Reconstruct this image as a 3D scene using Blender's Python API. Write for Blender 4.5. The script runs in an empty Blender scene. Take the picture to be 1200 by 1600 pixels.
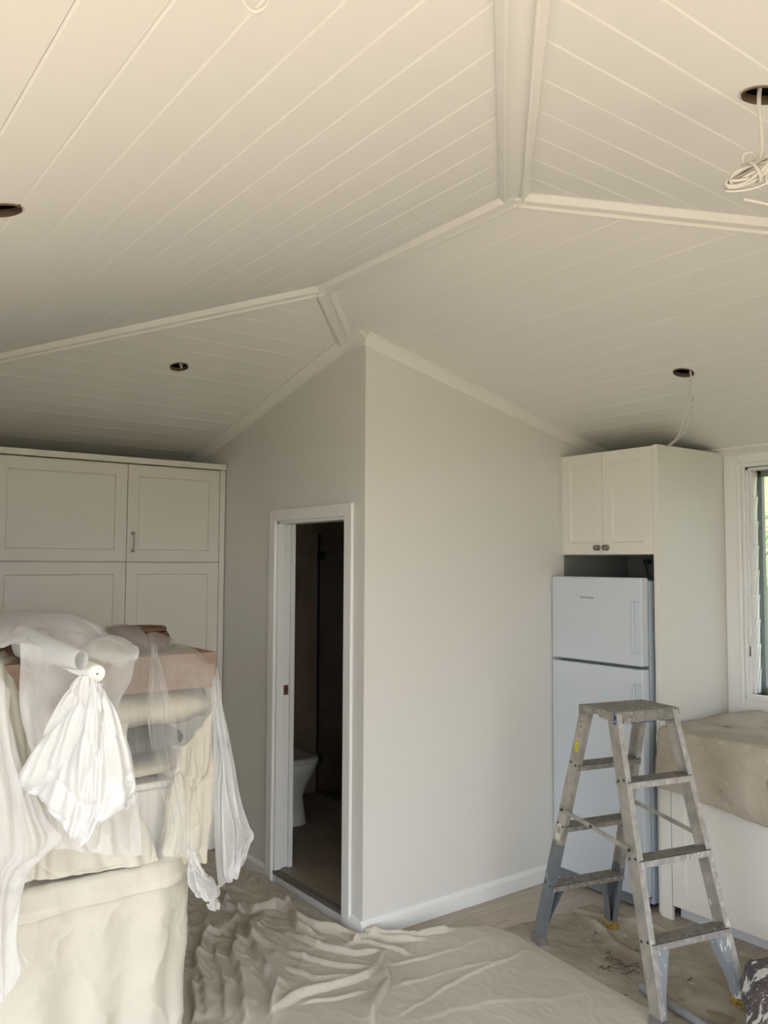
import bpy, bmesh, math, random
import numpy as np
from mathutils import Vector, Matrix, noise

# ------------------------------------------------------------------ camera
CAM_H = 1.8
F_PX = 1313.03
PITCH, ROLL, YAW = math.radians(3.477), math.radians(0.267), math.radians(143.186)
def cam_axes():
    cy, sy, cp, sp = math.cos(YAW), math.sin(YAW), math.cos(PITCH), math.sin(PITCH)
    fw = Vector((cy*cp, sy*cp, sp)); rt = Vector((sy, -cy, 0)); up = rt.cross(fw)
    c, s = math.cos(ROLL), math.sin(ROLL)
    return rt*c+up*s, rt*(-s)+up*c, fw
RT, UP, FW = cam_axes()
scn = bpy.context.scene
cd = bpy.data.cameras.new('camera'); cam = bpy.data.objects.new('camera', cd)
scn.collection.objects.link(cam); scn.camera = cam
cd.sensor_fit = 'VERTICAL'; cd.sensor_height = 24; cd.lens = 24*F_PX/1600
cd.clip_start = 0.05; cd.clip_end = 200
M = Matrix((RT, UP, -FW)).transposed().to_4x4(); M.translation = Vector((0, 0, CAM_H)); cam.matrix_world = M

# ------------------------------------------------------------------ world, sun, exposure
w = bpy.data.worlds.new('world'); scn.world = w; w.use_nodes = True
nt = w.node_tree; nt.nodes.clear()
tc = nt.nodes.new('ShaderNodeTexCoord'); sx = nt.nodes.new('ShaderNodeSeparateXYZ')
mr = nt.nodes.new('ShaderNodeMapRange'); cr = nt.nodes.new('ShaderNodeValToRGB')
bg = nt.nodes.new('ShaderNodeBackground'); wo = nt.nodes.new('ShaderNodeOutputWorld')
nt.links.new(tc.outputs['Generated'], sx.inputs[0]); nt.links.new(sx.outputs['Z'], mr.inputs['Value'])
mr.inputs['From Min'].default_value = -0.1; mr.inputs['From Max'].default_value = 1
nt.links.new(mr.outputs[0], cr.inputs[0]); nt.links.new(cr.outputs[0], bg.inputs[0]); nt.links.new(bg.outputs[0], wo.inputs[0])
cr.color_ramp.elements[0].color = (0.90, 0.905, 0.905, 1); cr.color_ramp.elements[1].color = (0.60, 0.75, 1.0, 1)
bg.inputs[1].default_value = 4.4
sl = bpy.data.lights.new('sun', 'SUN'); sun = bpy.data.objects.new('sun', sl); scn.collection.objects.link(sun)
sl.energy = 14; sl.angle = 0.02; sl.color = (1, 0.94, 0.84)
sun.rotation_euler = (math.radians(-14), math.radians(22), 0)
scn.view_settings.view_transform = 'Standard'; scn.view_settings.look = 'None'
scn.view_settings.exposure = 0.42; scn.view_settings.gamma = 1; scn.view_settings.use_curve_mapping = False

# ------------------------------------------------------------------ helpers
COL = scn.collection
def at(px, py, d):
    """world point seen at the pixel, d metres ahead"""
    return Vector((0, 0, CAM_H)) + (FW + RT*((px-600)/F_PX) - UP*((py-800)/F_PX))*d
def floor_at(px, py, z=0.0):
    r = FW + RT*((px-600)/F_PX) - UP*((py-800)/F_PX); t = (z-CAM_H)/r.z
    return (r.x*t, r.y*t)
def at_y(px, py, y):
    r = FW + RT*((px-600)/F_PX) - UP*((py-800)/F_PX); t = y/r.y
    return Vector((r.x*t, y, CAM_H+r.z*t))
def at_x(px, py, x):
    r = FW + RT*((px-600)/F_PX) - UP*((py-800)/F_PX); t = x/r.x
    return Vector((x, r.y*t, CAM_H+r.z*t))

class MB:
    def __init__(s): s.v = []; s.f = []; s.sm = []
    def add(s, vs, fs, smooth=False):
        n = len(s.v); s.v += [tuple(p) for p in vs]; s.f += [tuple(i+n for i in f) for f in fs]; s.sm += [smooth]*len(fs); return s
    def box(s, x0, x1, y0, y1, z0, z1, b=0.0):
        if x1 < x0: x0, x1 = x1, x0
        if y1 < y0: y0, y1 = y1, y0
        if z1 < z0: z0, z1 = z1, z0
        if b <= 0:
            vs = [(x, y, z) for x in (x0, x1) for y in (y0, y1) for z in (z0, z1)]
            return s.add(vs, [(0, 1, 3, 2), (4, 6, 7, 5), (0, 4, 5, 1), (2, 3, 7, 6), (0, 2, 6, 4), (1, 5, 7, 3)])
        bm = bmesh.new(); bmesh.ops.create_cube(bm, size=1)
        bmesh.ops.scale(bm, vec=(x1-x0, y1-y0, z1-z0), verts=bm.verts)
        bmesh.ops.translate(bm, vec=((x0+x1)/2, (y0+y1)/2, (z0+z1)/2), verts=bm.verts)
        bmesh.ops.bevel(bm, geom=bm.edges[:], offset=b, segments=2, profile=.5, affect='EDGES')
        s.bm(bm); return s
    def bm(s, bm, mat=None, smooth=False):
        bm.verts.index_update()
        vs = [(mat @ v.co if mat else v.co) for v in bm.verts]
        s.add(vs, [[v.index for v in f.verts] for f in bm.faces], smooth); bm.free(); return s
    def xbox(s, M, sx_, sy_, sz_, b=0.0):
        """box centred on matrix M"""
        m = MB().box(-sx_/2, sx_/2, -sy_/2, sy_/2, -sz_/2, sz_/2, b)
        return s.add([M @ Vector(p) for p in m.v], m.f)
    def tube(s, pts, r, n=10, cap=True, closed=False):
        pts = [Vector(p) for p in pts]; k = len(pts)
        rs = r if isinstance(r, (list, tuple)) else [r]*k
        tang = []
        for i in range(k):
            a = pts[(i-1) % k] if (closed or i > 0) else pts[i]; b_ = pts[(i+1) % k] if (closed or i < k-1) else pts[i]
            tang.append((b_-a).normalized())
        t = tang[0]; ref = Vector((0, 0, 1)) if abs(t.z) < .9 else Vector((1, 0, 0))
        nrm = t.cross(ref).normalized(); vs = []
        for i in range(k):
            nrm = (nrm - tang[i]*nrm.dot(tang[i])).normalized(); bi = tang[i].cross(nrm)
            for j in range(n):
                a = 2*math.pi*j/n; vs.append(pts[i]+(nrm*math.cos(a)+bi*math.sin(a))*rs[i])
        fs = [(i*n+j, i*n+(j+1) % n, (i+1)*n+(j+1) % n, (i+1)*n+j) for i in range(k-1) for j in range(n)]
        if closed: fs += [((k-1)*n+j, (k-1)*n+(j+1) % n, (j+1) % n, j) for j in range(n)]
        s.add(vs, fs, True)
        if cap and not closed: s.add(vs[:n], [tuple(range(n))[::-1]]); s.add(vs[-n:], [tuple(range(n))])
        return s
    def cyl(s, a, b_, r, n=20): return s.tube([a, b_], r, n)
    def lathe(s, prof, c=(0, 0, 0), n=28, sx_=1, sy_=1, smooth=True):
        vs = [(c[0]+r*math.cos(2*math.pi*j/n)*sx_, c[1]+r*math.sin(2*math.pi*j/n)*sy_, c[2]+z) for r, z in prof for j in range(n)]
        return s.add(vs, [(i*n+j, i*n+(j+1) % n, (i+1)*n+(j+1) % n, (i+1)*n+j) for i in range(len(prof)-1) for j in range(n)], smooth)
    def prism(s, loop, ext):
        n = len(loop); L = [Vector(p) for p in loop]; e = Vector(ext)
        vs = L + [p+e for p in L]
        return s.add(vs, [tuple(range(n))[::-1], tuple(range(n, 2*n))] + [(i, (i+1) % n, n+(i+1) % n, n+i) for i in range(n)])
def wloc(o):
    v = Vector((0, 0, 0))
    while o is not None: v += o.location; o = o.parent
    return v
def obj(name, mb, mat, parent=None, label=None, cat=None, group=None, kind=None, local=False, fix=True):
    me = bpy.data.meshes.new(name)
    off = Vector((0, 0, 0)) if (parent is None or local) else wloc(parent)
    me.from_pydata([(p[0]-off.x, p[1]-off.y, p[2]-off.z) for p in mb.v], [], mb.f)
    me.polygons.foreach_set('use_smooth', mb.sm)
    if fix:
        bm = bmesh.new(); bm.from_mesh(me); bmesh.ops.recalc_face_normals(bm, faces=bm.faces); bm.to_mesh(me); bm.free()
    me.update()
    if mat: me.materials.append(mat)
    o = bpy.data.objects.new(name, me); COL.objects.link(o); o.parent = parent
    tag(o, label, cat, group, kind); return o
def tag(o, label=None, cat=None, group=None, kind=None):
    if label: o['label'] = label
    if cat: o['category'] = cat
    if group: o['group'] = group
    if kind: o['kind'] = kind
def empty(name, loc, label=None, cat=None, group=None, kind=None, rz=0):
    o = bpy.data.objects.new(name, None); COL.objects.link(o); o.location = loc; o.rotation_euler = (0, 0, rz)
    o.empty_display_size = .1; tag(o, label, cat, group, kind); return o

# ------------------------------------------------------------------ materials
def srgb(r, g, b):
    f = lambda c: (c/255/12.92 if c/255 <= .04045 else ((c/255+.055)/1.055)**2.4)
    return (f(r), f(g), f(b), 1)
def mat(name, col, rough=.6, metal=0.0, spec=None, nscale=0, namt=0.0, bump=0.0, bscale=200.0, col2=None, splat=None, trans=0.0):
    m = bpy.data.materials.new(name); m.use_nodes = True; t = m.node_tree; N, L = t.nodes, t.links
    p = N['Principled BSDF']; p.inputs['Roughness'].default_value = rough; p.inputs['Metallic'].default_value = metal
    p.inputs['Base Color'].default_value = col
    if spec is not None: p.inputs['Specular IOR Level'].default_value = spec
    if trans: p.inputs['Transmission Weight'].default_value = trans
    co = N.new('ShaderNodeTexCoord'); cur = None
    if nscale:
        n = N.new('ShaderNodeTexNoise'); n.inputs['Scale'].default_value = nscale; n.inputs['Detail'].default_value = 6
        L.new(co.outputs['Object'], n.inputs['Vector'])
        r = N.new('ShaderNodeMapRange'); r.inputs['From Min'].default_value = .35; r.inputs['From Max'].default_value = .65
        L.new(n.outputs[0], r.inputs['Value'])
        x = N.new('ShaderNodeMix'); x.data_type = 'RGBA'; x.inputs['A'].default_value = col
        x.inputs['B'].default_value = col2 or tuple(c*(1-namt) for c in col[:3])+(1,)
        L.new(r.outputs[0], x.inputs['Factor']); cur = x.outputs['Result']
    for sp in (splat or []):       # (colour, scale, threshold, stretch)
        c, sc, th, st = sp
        mp = N.new('ShaderNodeMapping'); mp.inputs['Scale'].default_value = st; L.new(co.outputs['Object'], mp.inputs[0])
        n = N.new('ShaderNodeTexNoise'); n.inputs['Scale'].default_value = sc; n.inputs['Detail'].default_value = 3; L.new(mp.outputs[0], n.inputs['Vector'])
        r = N.new('ShaderNodeMapRange'); r.inputs['From Min'].default_value = th; r.inputs['From Max'].default_value = th+.03; L.new(n.outputs[0], r.inputs['Value'])
        x = N.new('ShaderNodeMix'); x.data_type = 'RGBA'; x.inputs['B'].default_value = c
        if cur: L.new(cur, x.inputs['A'])
        else: x.inputs['A'].default_value = col
        L.new(r.outputs[0], x.inputs['Factor']); cur = x.outputs['Result']
    if cur: L.new(cur, p.inputs['Base Color'])
    if bump:
        n = N.new('ShaderNodeTexNoise'); n.inputs['Scale'].default_value = bscale; n.inputs['Detail'].default_value = 4; L.new(co.outputs['Object'], n.inputs['Vector'])
        b = N.new('ShaderNodeBump'); b.inputs['Strength'].default_value = bump; b.inputs['Distance'].default_value = .002
        L.new(n.outputs[0], b.inputs['Height']); L.new(b.outputs[0], p.inputs['Normal'])
    return m
def film(name, col, alpha, edge, rough=.35):
    """thin plastic film: partly clear, milky where it is seen edge on or doubled"""
    m = bpy.data.materials.new(name); m.use_nodes = True; t = m.node_tree; N, L = t.nodes, t.links
    out = N['Material Output']; N.remove(N['Principled BSDF'])
    d = N.new('ShaderNodeBsdfDiffuse'); d.inputs[0].default_value = col
    tr = N.new('ShaderNodeBsdfTranslucent'); tr.inputs[0].default_value = col
    g = N.new('ShaderNodeBsdfGlossy'); g.inputs['Roughness'].default_value = rough; g.inputs[0].default_value = (1, 1, 1, 1)
    cl = N.new('ShaderNodeBsdfTransparent')
    m1 = N.new('ShaderNodeMixShader'); m1.inputs[0].default_value = .35; L.new(d.outputs[0], m1.inputs[1]); L.new(tr.outputs[0], m1.inputs[2])
    m2 = N.new('ShaderNodeMixShader'); m2.inputs[0].default_value = .07; L.new(m1.outputs[0], m2.inputs[1]); L.new(g.outputs[0], m2.inputs[2])
    lw = N.new('ShaderNodeLayerWeight'); lw.inputs[0].default_value = .35
    co = N.new('ShaderNodeTexCoord'); n = N.new('ShaderNodeTexNoise'); n.inputs['Scale'].default_value = 7; L.new(co.outputs['Object'], n.inputs['Vector'])
    mm = N.new('ShaderNodeMath'); mm.operation = 'MULTIPLY_ADD'; L.new(n.outputs[0], mm.inputs[0]); mm.inputs[1].default_value = .25; mm.inputs[2].default_value = alpha-.125
    ma = N.new('ShaderNodeMath'); ma.operation = 'MULTIPLY_ADD'; ma.use_clamp = True
    L.new(lw.outputs['Facing'], ma.inputs[0]); ma.inputs[1].default_value = edge; L.new(mm.outputs[0], ma.inputs[2])
    m3 = N.new('ShaderNodeMixShader'); L.new(ma.outputs[0], m3.inputs[0]); L.new(cl.outputs[0], m3.inputs[1]); L.new(m2.outputs[0], m3.inputs[2])
    L.new(m3.outputs[0], out.inputs[0]); return m
def wood_mat(name, c1, c2, axis='Y', rough=.5):
    m = bpy.data.materials.new(name); m.use_nodes = True; t = m.node_tree; N, L = t.nodes, t.links
    p = N['Principled BSDF']; p.inputs['Roughness'].default_value = rough
    co = N.new('ShaderNodeTexCoord'); mp = N.new('ShaderNodeMapping'); mp.inputs['Scale'].default_value = {'Y': (22, 1.2, 22), 'X': (1.2, 22, 22), 'Z': (22, 22, 1.2)}[axis]
    oi = N.new('ShaderNodeObjectInfo'); L.new(co.outputs['Object'], mp.inputs[0])
    n = N.new('ShaderNodeTexNoise'); n.noise_dimensions = '4D'; n.inputs['Scale'].default_value = 2.2; n.inputs['Detail'].default_value = 7; n.inputs['Distortion'].default_value = .6
    L.new(mp.outputs[0], n.inputs['Vector'])
    mu = N.new('ShaderNodeMath'); mu.operation = 'MULTIPLY'; mu.inputs[1].default_value = 40; L.new(oi.outputs['Random'], mu.inputs[0]); L.new(mu.outputs[0], n.inputs['W'])
    r = N.new('ShaderNodeMapRange'); r.inputs['From Min'].default_value = .3; r.inputs['From Max'].default_value = .7; L.new(n.outputs[0], r.inputs['Value'])
    x = N.new('ShaderNodeMix'); x.data_type = 'RGBA'; x.inputs['A'].default_value = c1; x.inputs['B'].default_value = c2; L.new(r.outputs[0], x.inputs['Factor'])
    h = N.new('ShaderNodeHueSaturation'); vv = N.new('ShaderNodeMapRange'); L.new(oi.outputs['Random'], vv.inputs['Value']); vv.inputs['To Min'].default_value = .85; vv.inputs['To Max'].default_value = 1.12
    L.new(vv.outputs[0], h.inputs['Value']); L.new(x.outputs['Result'], h.inputs['Color']); L.new(h.outputs[0], p.inputs['Base Color'])
    return m
MT = {}
MT['wall'] = mat('wall_paint', (.71, .695, .655, 1), .75, bump=.05, bscale=90)
MT['ceil'] = mat('ceiling_paint', (.775, .762, .722, 1), .6)
MT['trim'] = mat('trim_gloss', (.80, .80, .785, 1), .35)
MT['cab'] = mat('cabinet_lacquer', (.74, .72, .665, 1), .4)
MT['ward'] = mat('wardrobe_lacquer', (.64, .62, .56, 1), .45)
MT['dark'] = mat('dark_void', (.02, .035, .028, 1), .9)
MT['rim'] = mat('raw_board_edge', (.16, .11, .07, 1), .9)
MT['cable'] = mat('white_cable', (.62, .60, .57, 1), .5)
MT['alcove_shade'] = mat('alcove_shade_grey', (.20, .21, .19, 1), .9)  # shade of the fridge alcove put into a dark base colour
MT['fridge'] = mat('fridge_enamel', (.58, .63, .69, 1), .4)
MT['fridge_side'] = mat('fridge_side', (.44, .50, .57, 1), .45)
MT['kick'] = mat('kick_laminate', (.56, .575, .60, 1), .5)
MT['seal'] = mat('grey_seal', (.18, .2, .22, 1), .6)
MT['logo'] = mat('logo_grey', (.12, .12, .13, 1), .4)
MT['nickel'] = mat('aged_nickel', (.28, .26, .22, 1), .35, 1)
MT['bronze'] = mat('bronze', (.25, .16, .10, 1), .4, .8)
MT['floorwood'] = wood_mat('pale_oak', srgb(186, 176, 160), srgb(160, 148, 131), 'Y')
MT['tilefloor'] = mat('bath_floor_tile', (.30, .26, .20, 1), .5, nscale=6, namt=.15)
MT['walltile'] = mat('bath_wall_tile', (.36, .28, .21, 1), .35, nscale=3, namt=.2)
MT['grout'] = mat('grout', (.10, .085, .07, 1), .9)
MT['ceramic'] = mat('ceramic', (.75, .76, .74, 1), .12)
MT['glass'] = mat('clear_glass', (.9, .95, .93, 1), .02, trans=1.0)
MT['sill'] = mat('door_sill', (.13, .115, .10, 1), .6)
MT['alu'] = mat('paint_spattered_aluminium', (.47, .445, .40, 1), .45, .5, nscale=14, namt=.3,
                splat=[((.74, .73, .70, 1), 45, .69, (1, 1, .35)), ((.26, .24, .20, 1), 70, .70, (1, 1, .6))])
MT['alu_edge'] = mat('worn_aluminium', (.62, .61, .59, 1), .4, .5, nscale=30, namt=.3, splat=[((.80, .79, .76, 1), 60, .62, (1, 1, .3))])
MT['tread'] = mat('spattered_tread', (.27, .25, .22, 1), .7, .25, nscale=40, namt=.35, splat=[((.62, .60, .56, 1), 110, .66, (1, 1, 1))])
MT['topcap'] = mat('spattered_top_cap', (.30, .285, .25, 1), .7, .2, nscale=30, namt=.3, splat=[((.55, .53, .49, 1), 90, .63, (1, 1, 1)), ((.03, .035, .22, 1), 24, .74, (1, 1, 1))])
MT['blue'] = mat('blue_paint', (.025, .03, .20, 1), .6, splat=[((.5, .5, .47, 1), 90, .56, (1, 1, 1))])
MT['greypaint'] = mat('grey_painted_leg', (.15, .165, .18, 1), .55, nscale=10, namt=.2, splat=[((.5, .5, .5, 1), 70, .68, (1, 1, .3))])
MT['gusset'] = mat('spattered_gusset', (.30, .33, .36, 1), .5, .2, splat=[((.74, .75, .76, 1), 60, .62, (1, 1, .3))])
MT['yellow'] = mat('ochre_foot', (.42, .27, .06, 1), .8, nscale=60, namt=.7)
MT['rubber'] = mat('grey_rubber_foot', (.16, .15, .14, 1), .9)
MT['sticker_y'] = mat('yellow_sticker', (.72, .62, .05, 1), .6, nscale=80, namt=.5)
MT['sticker_w'] = mat('white_sticker', (.62, .60, .52, 1), .6)
MT['ink'] = mat('black_ink', (.04, .04, .04, 1), .6)
MT['redink'] = mat('faded_red_ink', (.35, .17, .13, 1), .7, splat=[((.6, .58, .55, 1), 90, .5, (1, 1, 1))])
MT['canvas'] = mat('canvas_cloth', srgb(204, 197, 183), .95, spec=.1, nscale=2.2, namt=.10, bump=.35, bscale=500, splat=[((.80, .79, .75, 1), 42, .735, (1, 1, 1))])
MT['canvas_light'] = mat('pale_canvas_cloth', srgb(206, 200, 186), .95, spec=.1, nscale=3, namt=.06, bump=.3, bscale=500)
MT['stained'] = mat('stained_cloth', srgb(178, 170, 155), .95, spec=.1, nscale=3.2, col2=srgb(144, 135, 119), bump=.4, bscale=400,
                    splat=[(srgb(205, 198, 182), 26, .70, (1, 1, 1)), (srgb(148, 137, 119), 5, .60, (1, 1, 1)), (srgb(126, 112, 92), 30, .70, (1, 1, 1))])
MT['counter_cloth'] = mat('counter_cloth', srgb(184, 176, 162), .95, spec=.1, nscale=4, col2=srgb(160, 151, 136), bump=.4, bscale=400,
                    splat=[(srgb(196, 188, 172), 30, .70, (1, 1, 1)), (srgb(138, 128, 112), 8, .68, (1, 1, 1))])
MT['quilt'] = mat('cream_quilt', srgb(202, 195, 178), .95, spec=.1, bump=.3, bscale=150)
MT['greybag'] = mat('grey_fabric', srgb(78, 78, 78), .9, nscale=20, namt=.2)
MT['brownboard'] = wood_mat('brown_board', srgb(146, 122, 104), srgb(130, 106, 89), 'Y', .6)
MT['wicker'] = mat('brown_wicker', srgb(98, 68, 48), .8, nscale=60, namt=.4, bump=.8, bscale=120)
MT['whitebox'] = mat('white_box', (.80, .78, .72, 1), .6)
MT['film_white'] = film('milky_film', (.84, .84, .84, 1), .88, .45)
MT['film_mid'] = film('translucent_film', (.88, .88, .88, 1), .46, .45)
MT['film_clear'] = film('clear_film', (.86, .855, .84, 1), .21, .14)
MT['film_roll'] = mat('film_roll', (.86, .845, .79, 1), .45)
MT['pipe'] = mat('grey_pipe', (.27, .28, .28, 1), .5, nscale=30, namt=.3)
MT['twig'] = mat('dry_twig', (.07, .05, .035, 1), .9)
MT['spatter_cloth'] = mat('spattered_dark_cloth', (.13, .105, .115, 1), .8, nscale=12, namt=.4, splat=[((.78, .77, .75, 1), 16, .54, (1, .35, 1)), ((.5, .5, .48, 1), 60, .62, (1, 1, 1))])
MT['winmetal'] = mat('grey_window_frame', (.20, .22, .22, 1), .45, .3)
MT['deck'] = mat('garden_deck', (.52, .42, .30, 1), .8, nscale=2, namt=.2)
MT['soil'] = mat('garden_ground', (.16, .13, .07, 1), .95, nscale=5, col2=(.10, .14, .04, 1))
MT['leaf'] = mat('green_leaf', (.10, .22, .035, 1), .5, nscale=5, col2=(.22, .30, .07, 1))
MT['leaf2'] = mat('olive_leaf', (.16, .17, .05, 1), .6, nscale=5, col2=(.35, .27, .12, 1))
MT['bark'] = mat('bark', (.10, .07, .045, 1), .9)
MT['plug'] = mat('black_plug', (.02, .02, .02, 1), .5)
MT['blackhole'] = mat('rivet_dark', (.03, .03, .03, 1), .6)

# ------------------------------------------------------------------ dimensions
S, ZR, YR, X1, X2 = .2387, 3.0387, 2.0, -3.137, -1.951
YB, XL = 4.476, -5.613
EV = YB-YR
YF, XR = YR-EV, X2+EV
ZE = ZR-S*EV                     # eave height
XC, YD, TW = -3.369, 2.404, .11  # bathroom corner and wall thickness
def zc(x, y): return ZR - S*max(y-YR, YR-y, X1-x, x-X2, 0)

# ------------------------------------------------------------------ setting: floor of planks
fl = obj('floor', MB().box(XL-.2, XR+.2, YF-.2, YB+.2, -.12, -.012), MT['rim'], kind='structure')
rnd = random.Random(4)
pw = .19; x = XL; k = 0
while x < XR:
    y = YF - rnd.uniform(0, 1.8)
    while y < YB:
        y1 = y+1.9; a, b = max(y, YF), min(y1, YB)
        if b-a > .02 and not (x+pw < XC-.1 and a > YD+.1):
            obj('floor_plank', MB().box(x+.0008, min(x+pw, XR)-.0008, a+.0008, b-.0008, -.014, 0), MT['floorwood'], fl)
        y = y1
    x += pw

# ------------------------------------------------------------------ walls
def wall_poly(name, pts, ext, m='wall'):
    return obj(name, MB().prism(pts, ext), MT[m], kind='structure')
def wall_rect_hole(name, fixed, ax, a0, a1, hz, th, holes, m='wall'):
    """wall with rectangular holes, made of joined panels; ax 'x' runs along x at y=fixed"""
    mb = MB(); cuts = sorted({a0, a1} | {h[0] for h in holes} | {h[1] for h in holes})
    for c0, c1 in zip(cuts[:-1], cuts[1:]):
        segs = [(0, None)]
        for h in holes:
            if h[0] <= c0+1e-6 and h[1] >= c1-1e-6: segs = [(0, h[2]), (h[3], None)]
        for z0, z1 in segs:
            if z1 is not None and z1-z0 < 1e-4: continue
            t0 = hz(c0) if z1 is None else z1; t1 = hz(c1) if z1 is None else z1
            if ax == 'x': mb.prism([(c0, fixed, z0), (c1, fixed, z0), (c1, fixed, t1), (c0, fixed, t0)], (0, th, 0))
            else: mb.prism([(fixed, c0, z0), (fixed, c1, z0), (fixed, c1, t1), (fixed, c0, t0)], (th, 0, 0))
    return obj(name, mb, MT[m], kind='structure')
WX0, WX1, WZ0, WZ1 = -2.565, -1.30, 1.085, 2.345
wall_rect_hole('wall_back', YB, 'x', XL-.12, XR+.12, lambda a: ZE+.03, .12, [(WX0, WX1, WZ0, WZ1)])
wall_rect_hole('wall_left', XL-.12, 'y', YF-.12, YB, lambda a: ZE+.03, .12, [])
wall_rect_hole('wall_right', XR, 'y', YF, YB, lambda a: ZE+.03, .12, [(-.3, 2.1, 0, 2.2)])
wall_rect_hole('wall_front', YF-.12, 'x', XL-.12, XR+.12, lambda a: ZE+.03, .12, [(-2.0, -.1, 0, 2.2)])
DX0, DX1, DZ0, DZ1 = -4.235, -3.528, .0, 2.037
# bathroom wall with the doorway; top follows the ceiling
xs = sorted({XL, DX0, DX1, XC, X1-(YD-YR)})
def zd(x): return zc(x, YD)+.0
mb = MB()
cuts = [XL, DX0, DX1, -3.5, XC]
for c0, c1 in zip(cuts[:-1], cuts[1:]):
    z0 = DZ1 if c0 == DX0 else 0
    mb.prism([(c0, YD, z0), (c1, YD, z0), (c1, YD, zd(c1)+.004), (c0, YD, zd(c0)+.004)], (0, TW, 0))
obj('wall_doorway', mb, MT['wall'], kind='structure')
obj('wall_side', MB().prism([(XC, YD+TW, 0), (XC, YB, 0), (XC, YB, zc(XC, YB)), (XC, YD+TW, zc(XC, YD+TW)+.004)], (-.1, 0, 0)), MT['wall'], kind='structure')

# baseboards
def base(name, loops): 
    mb = MB()
    for (a, b, n) in loops:   # a,b endpoints in plan, n outward normal
        a, b, n = Vector(a+(0,)), Vector(b+(0,)), Vector(n+(0,)); up = Vector((0, 0, 1))
        prof = [(0, 0), (.018, 0), (.018, .068), (.012, .080), (.006, .088), (0, .090)]
        L0 = [a+n*p+up*z for p, z in prof]; mb.prism(L0, b-a)
    return obj(name, mb, MT['trim'], kind='structure')
base('baseboard_side', [((XC, YD-.018), (XC, 3.83), (1, 0))])
base('baseboard_doorway', [((-3.462, YD), (XC+.0, YD), (0, -1)), ((-4.90, YD), (-4.302, YD), (0, -1))])

# ------------------------------------------------------------------ ceiling of V-jointed boards
ceil = empty('ceiling', (0, 0, 0), kind='structure')
SP = .133; TH = .016; CH = .0042; CD = .0028
holes = {'L': [(-4.087, 1.727)], 'B': [(-2.268, 3.441)], 'R': [(-.891, 1.661)], 'F': [(-2.202, .459), (-1.06, .50)]}
HR = .047
def board(plane, c0, c1):
    # c = distance from the ridge in plan for every plane
    cd_ = CD if plane in 'FR' else CD*.85
    def ends(c):      # along-range at plan distance c from the ridge line / ridge end
        if plane in 'BF': return X1-c, X2+c
        return YR-c, YR+c
    def pt(c, a, off):
        z = ZR-S*c+off
        if plane == 'B': return (a, YR+c, z)
        if plane == 'F': return (a, YR-c, z)
        if plane == 'L': return (X1-c, a, z)
        return (X2+c, a, z)
    h0, h1 = (CH*.35, CH*1.5) if plane in 'FR' else (CH*1.5, CH*.35)
    prof = [(c0, cd_), (c0+h0, 0), (c1-h1, 0), (c1, cd_), (c1, TH), (c0, TH)]
    A = [pt(c, ends(c)[0], o) for c, o in prof]; B = [pt(c, ends(c)[1], o) for c, o in prof]
    n = len(prof); mb = MB()
    mb.add(A+B, [tuple(range(n)), tuple(range(n, 2*n))[::-1]]+[(i, n+i, n+(i+1) % n, (i+1) % n) for i in range(n)])
    return mb
phase = {'B': 3.37-YR, 'F': YR-1.021, 'L': X1+3.51, 'R': -1.09-X2}
hole_objs = []
for pl in 'BFLR':
    c = phase[pl] % SP - SP
    while c < EV+.05:
        a, b = max(c, 0.0), min(c+SP, EV+.1)
        if b-a > .012:
            o = obj('ceiling_board', board(pl, a+.0003, b-.0003), MT['ceil'], ceil)
            for hx, hy in holes[pl]:
                cc = {'B': hy-YR, 'F': YR-hy, 'L': X1-hx, 'R': hx-X2}[pl]
                if a-HR < cc < b+HR: hole_objs.append((o, hx, hy))
        c += SP
# cut the downlight holes through the boards
cutters = {}
for o, hx, hy in hole_objs:
    if (hx, hy) not in cutters:
        cm = MB().cyl((hx, hy, zc(hx, hy)-.1), (hx, hy, zc(hx, hy)+.1), HR, 40)
        cutters[(hx, hy)] = obj('cutter', cm, None)
    md = o.modifiers.new('b', 'BOOLEAN'); md.operation = 'DIFFERENCE'; md.object = cutters[(hx, hy)]; md.solver = 'EXACT'
bpy.context.view_layer.update()
dg = bpy.context.evaluated_depsgraph_get()
for o, _, _ in hole_objs:
    me = bpy.data.meshes.new_from_object(o.evaluated_get(dg)); o.modifiers.clear(); o.data = me
for c_ in cutters.values(): bpy.data.objects.remove(c_)
lab = {(-4.087, 1.727): 'round cut-out for a downlight above the white wardrobe wall, grey cable inside',
       (-2.268, 3.441): 'round dark cut-out for a downlight above the fridge cabinet',
       (-.891, 1.661): 'round dark cut-out at right edge with coiled cable hanging from it',
       (-2.202, .459): 'round dark cut-out cropped by the left edge of the photo',
       (-1.06, .50): 'round cut-out above the top of the photo where a cable loop hangs'}
for (hx, hy), lb in lab.items():
    z = zc(hx, hy)
    t = empty('downlight_hole', (hx, hy, z), lb, 'light cut-out', 'downlight cut-outs in the ceiling')
    m = MB().lathe([(HR-.001, -.004), (HR-.001, .017), (HR+.004, .019), (HR+.004, -.001)], (hx, hy, z), 40)
    # rim follows the slope
    gx = S if hx < X1 and abs(hx-X1) > abs(hy-YR) else (-S if hx > X2 and (hx-X2) > abs(hy-YR) else 0)
    gy = 0 if gx else (-S if hy > YR else S)
    m.v = [(x, y, zz+gx*(x-hx)+gy*(y-hy)) for x, y, zz in m.v]
    obj('rim', m, MT['rim'], t)
    m = MB().lathe([(HR+.002, .018), (HR+.03, .024), (HR+.03, .11), (0.001, .11)], (hx, hy, z), 32)
    obj('cavity', m, MT['dark'], t)
rm = MB()
e = .55; zo = ZE-S*e
P1, P2 = (X1, YR), (X2, YR); Q = [(XL-e, YF-e), (XR+e, YF-e), (XR+e, YB+e), (XL-e, YB+e)]
lift = .19
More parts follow.
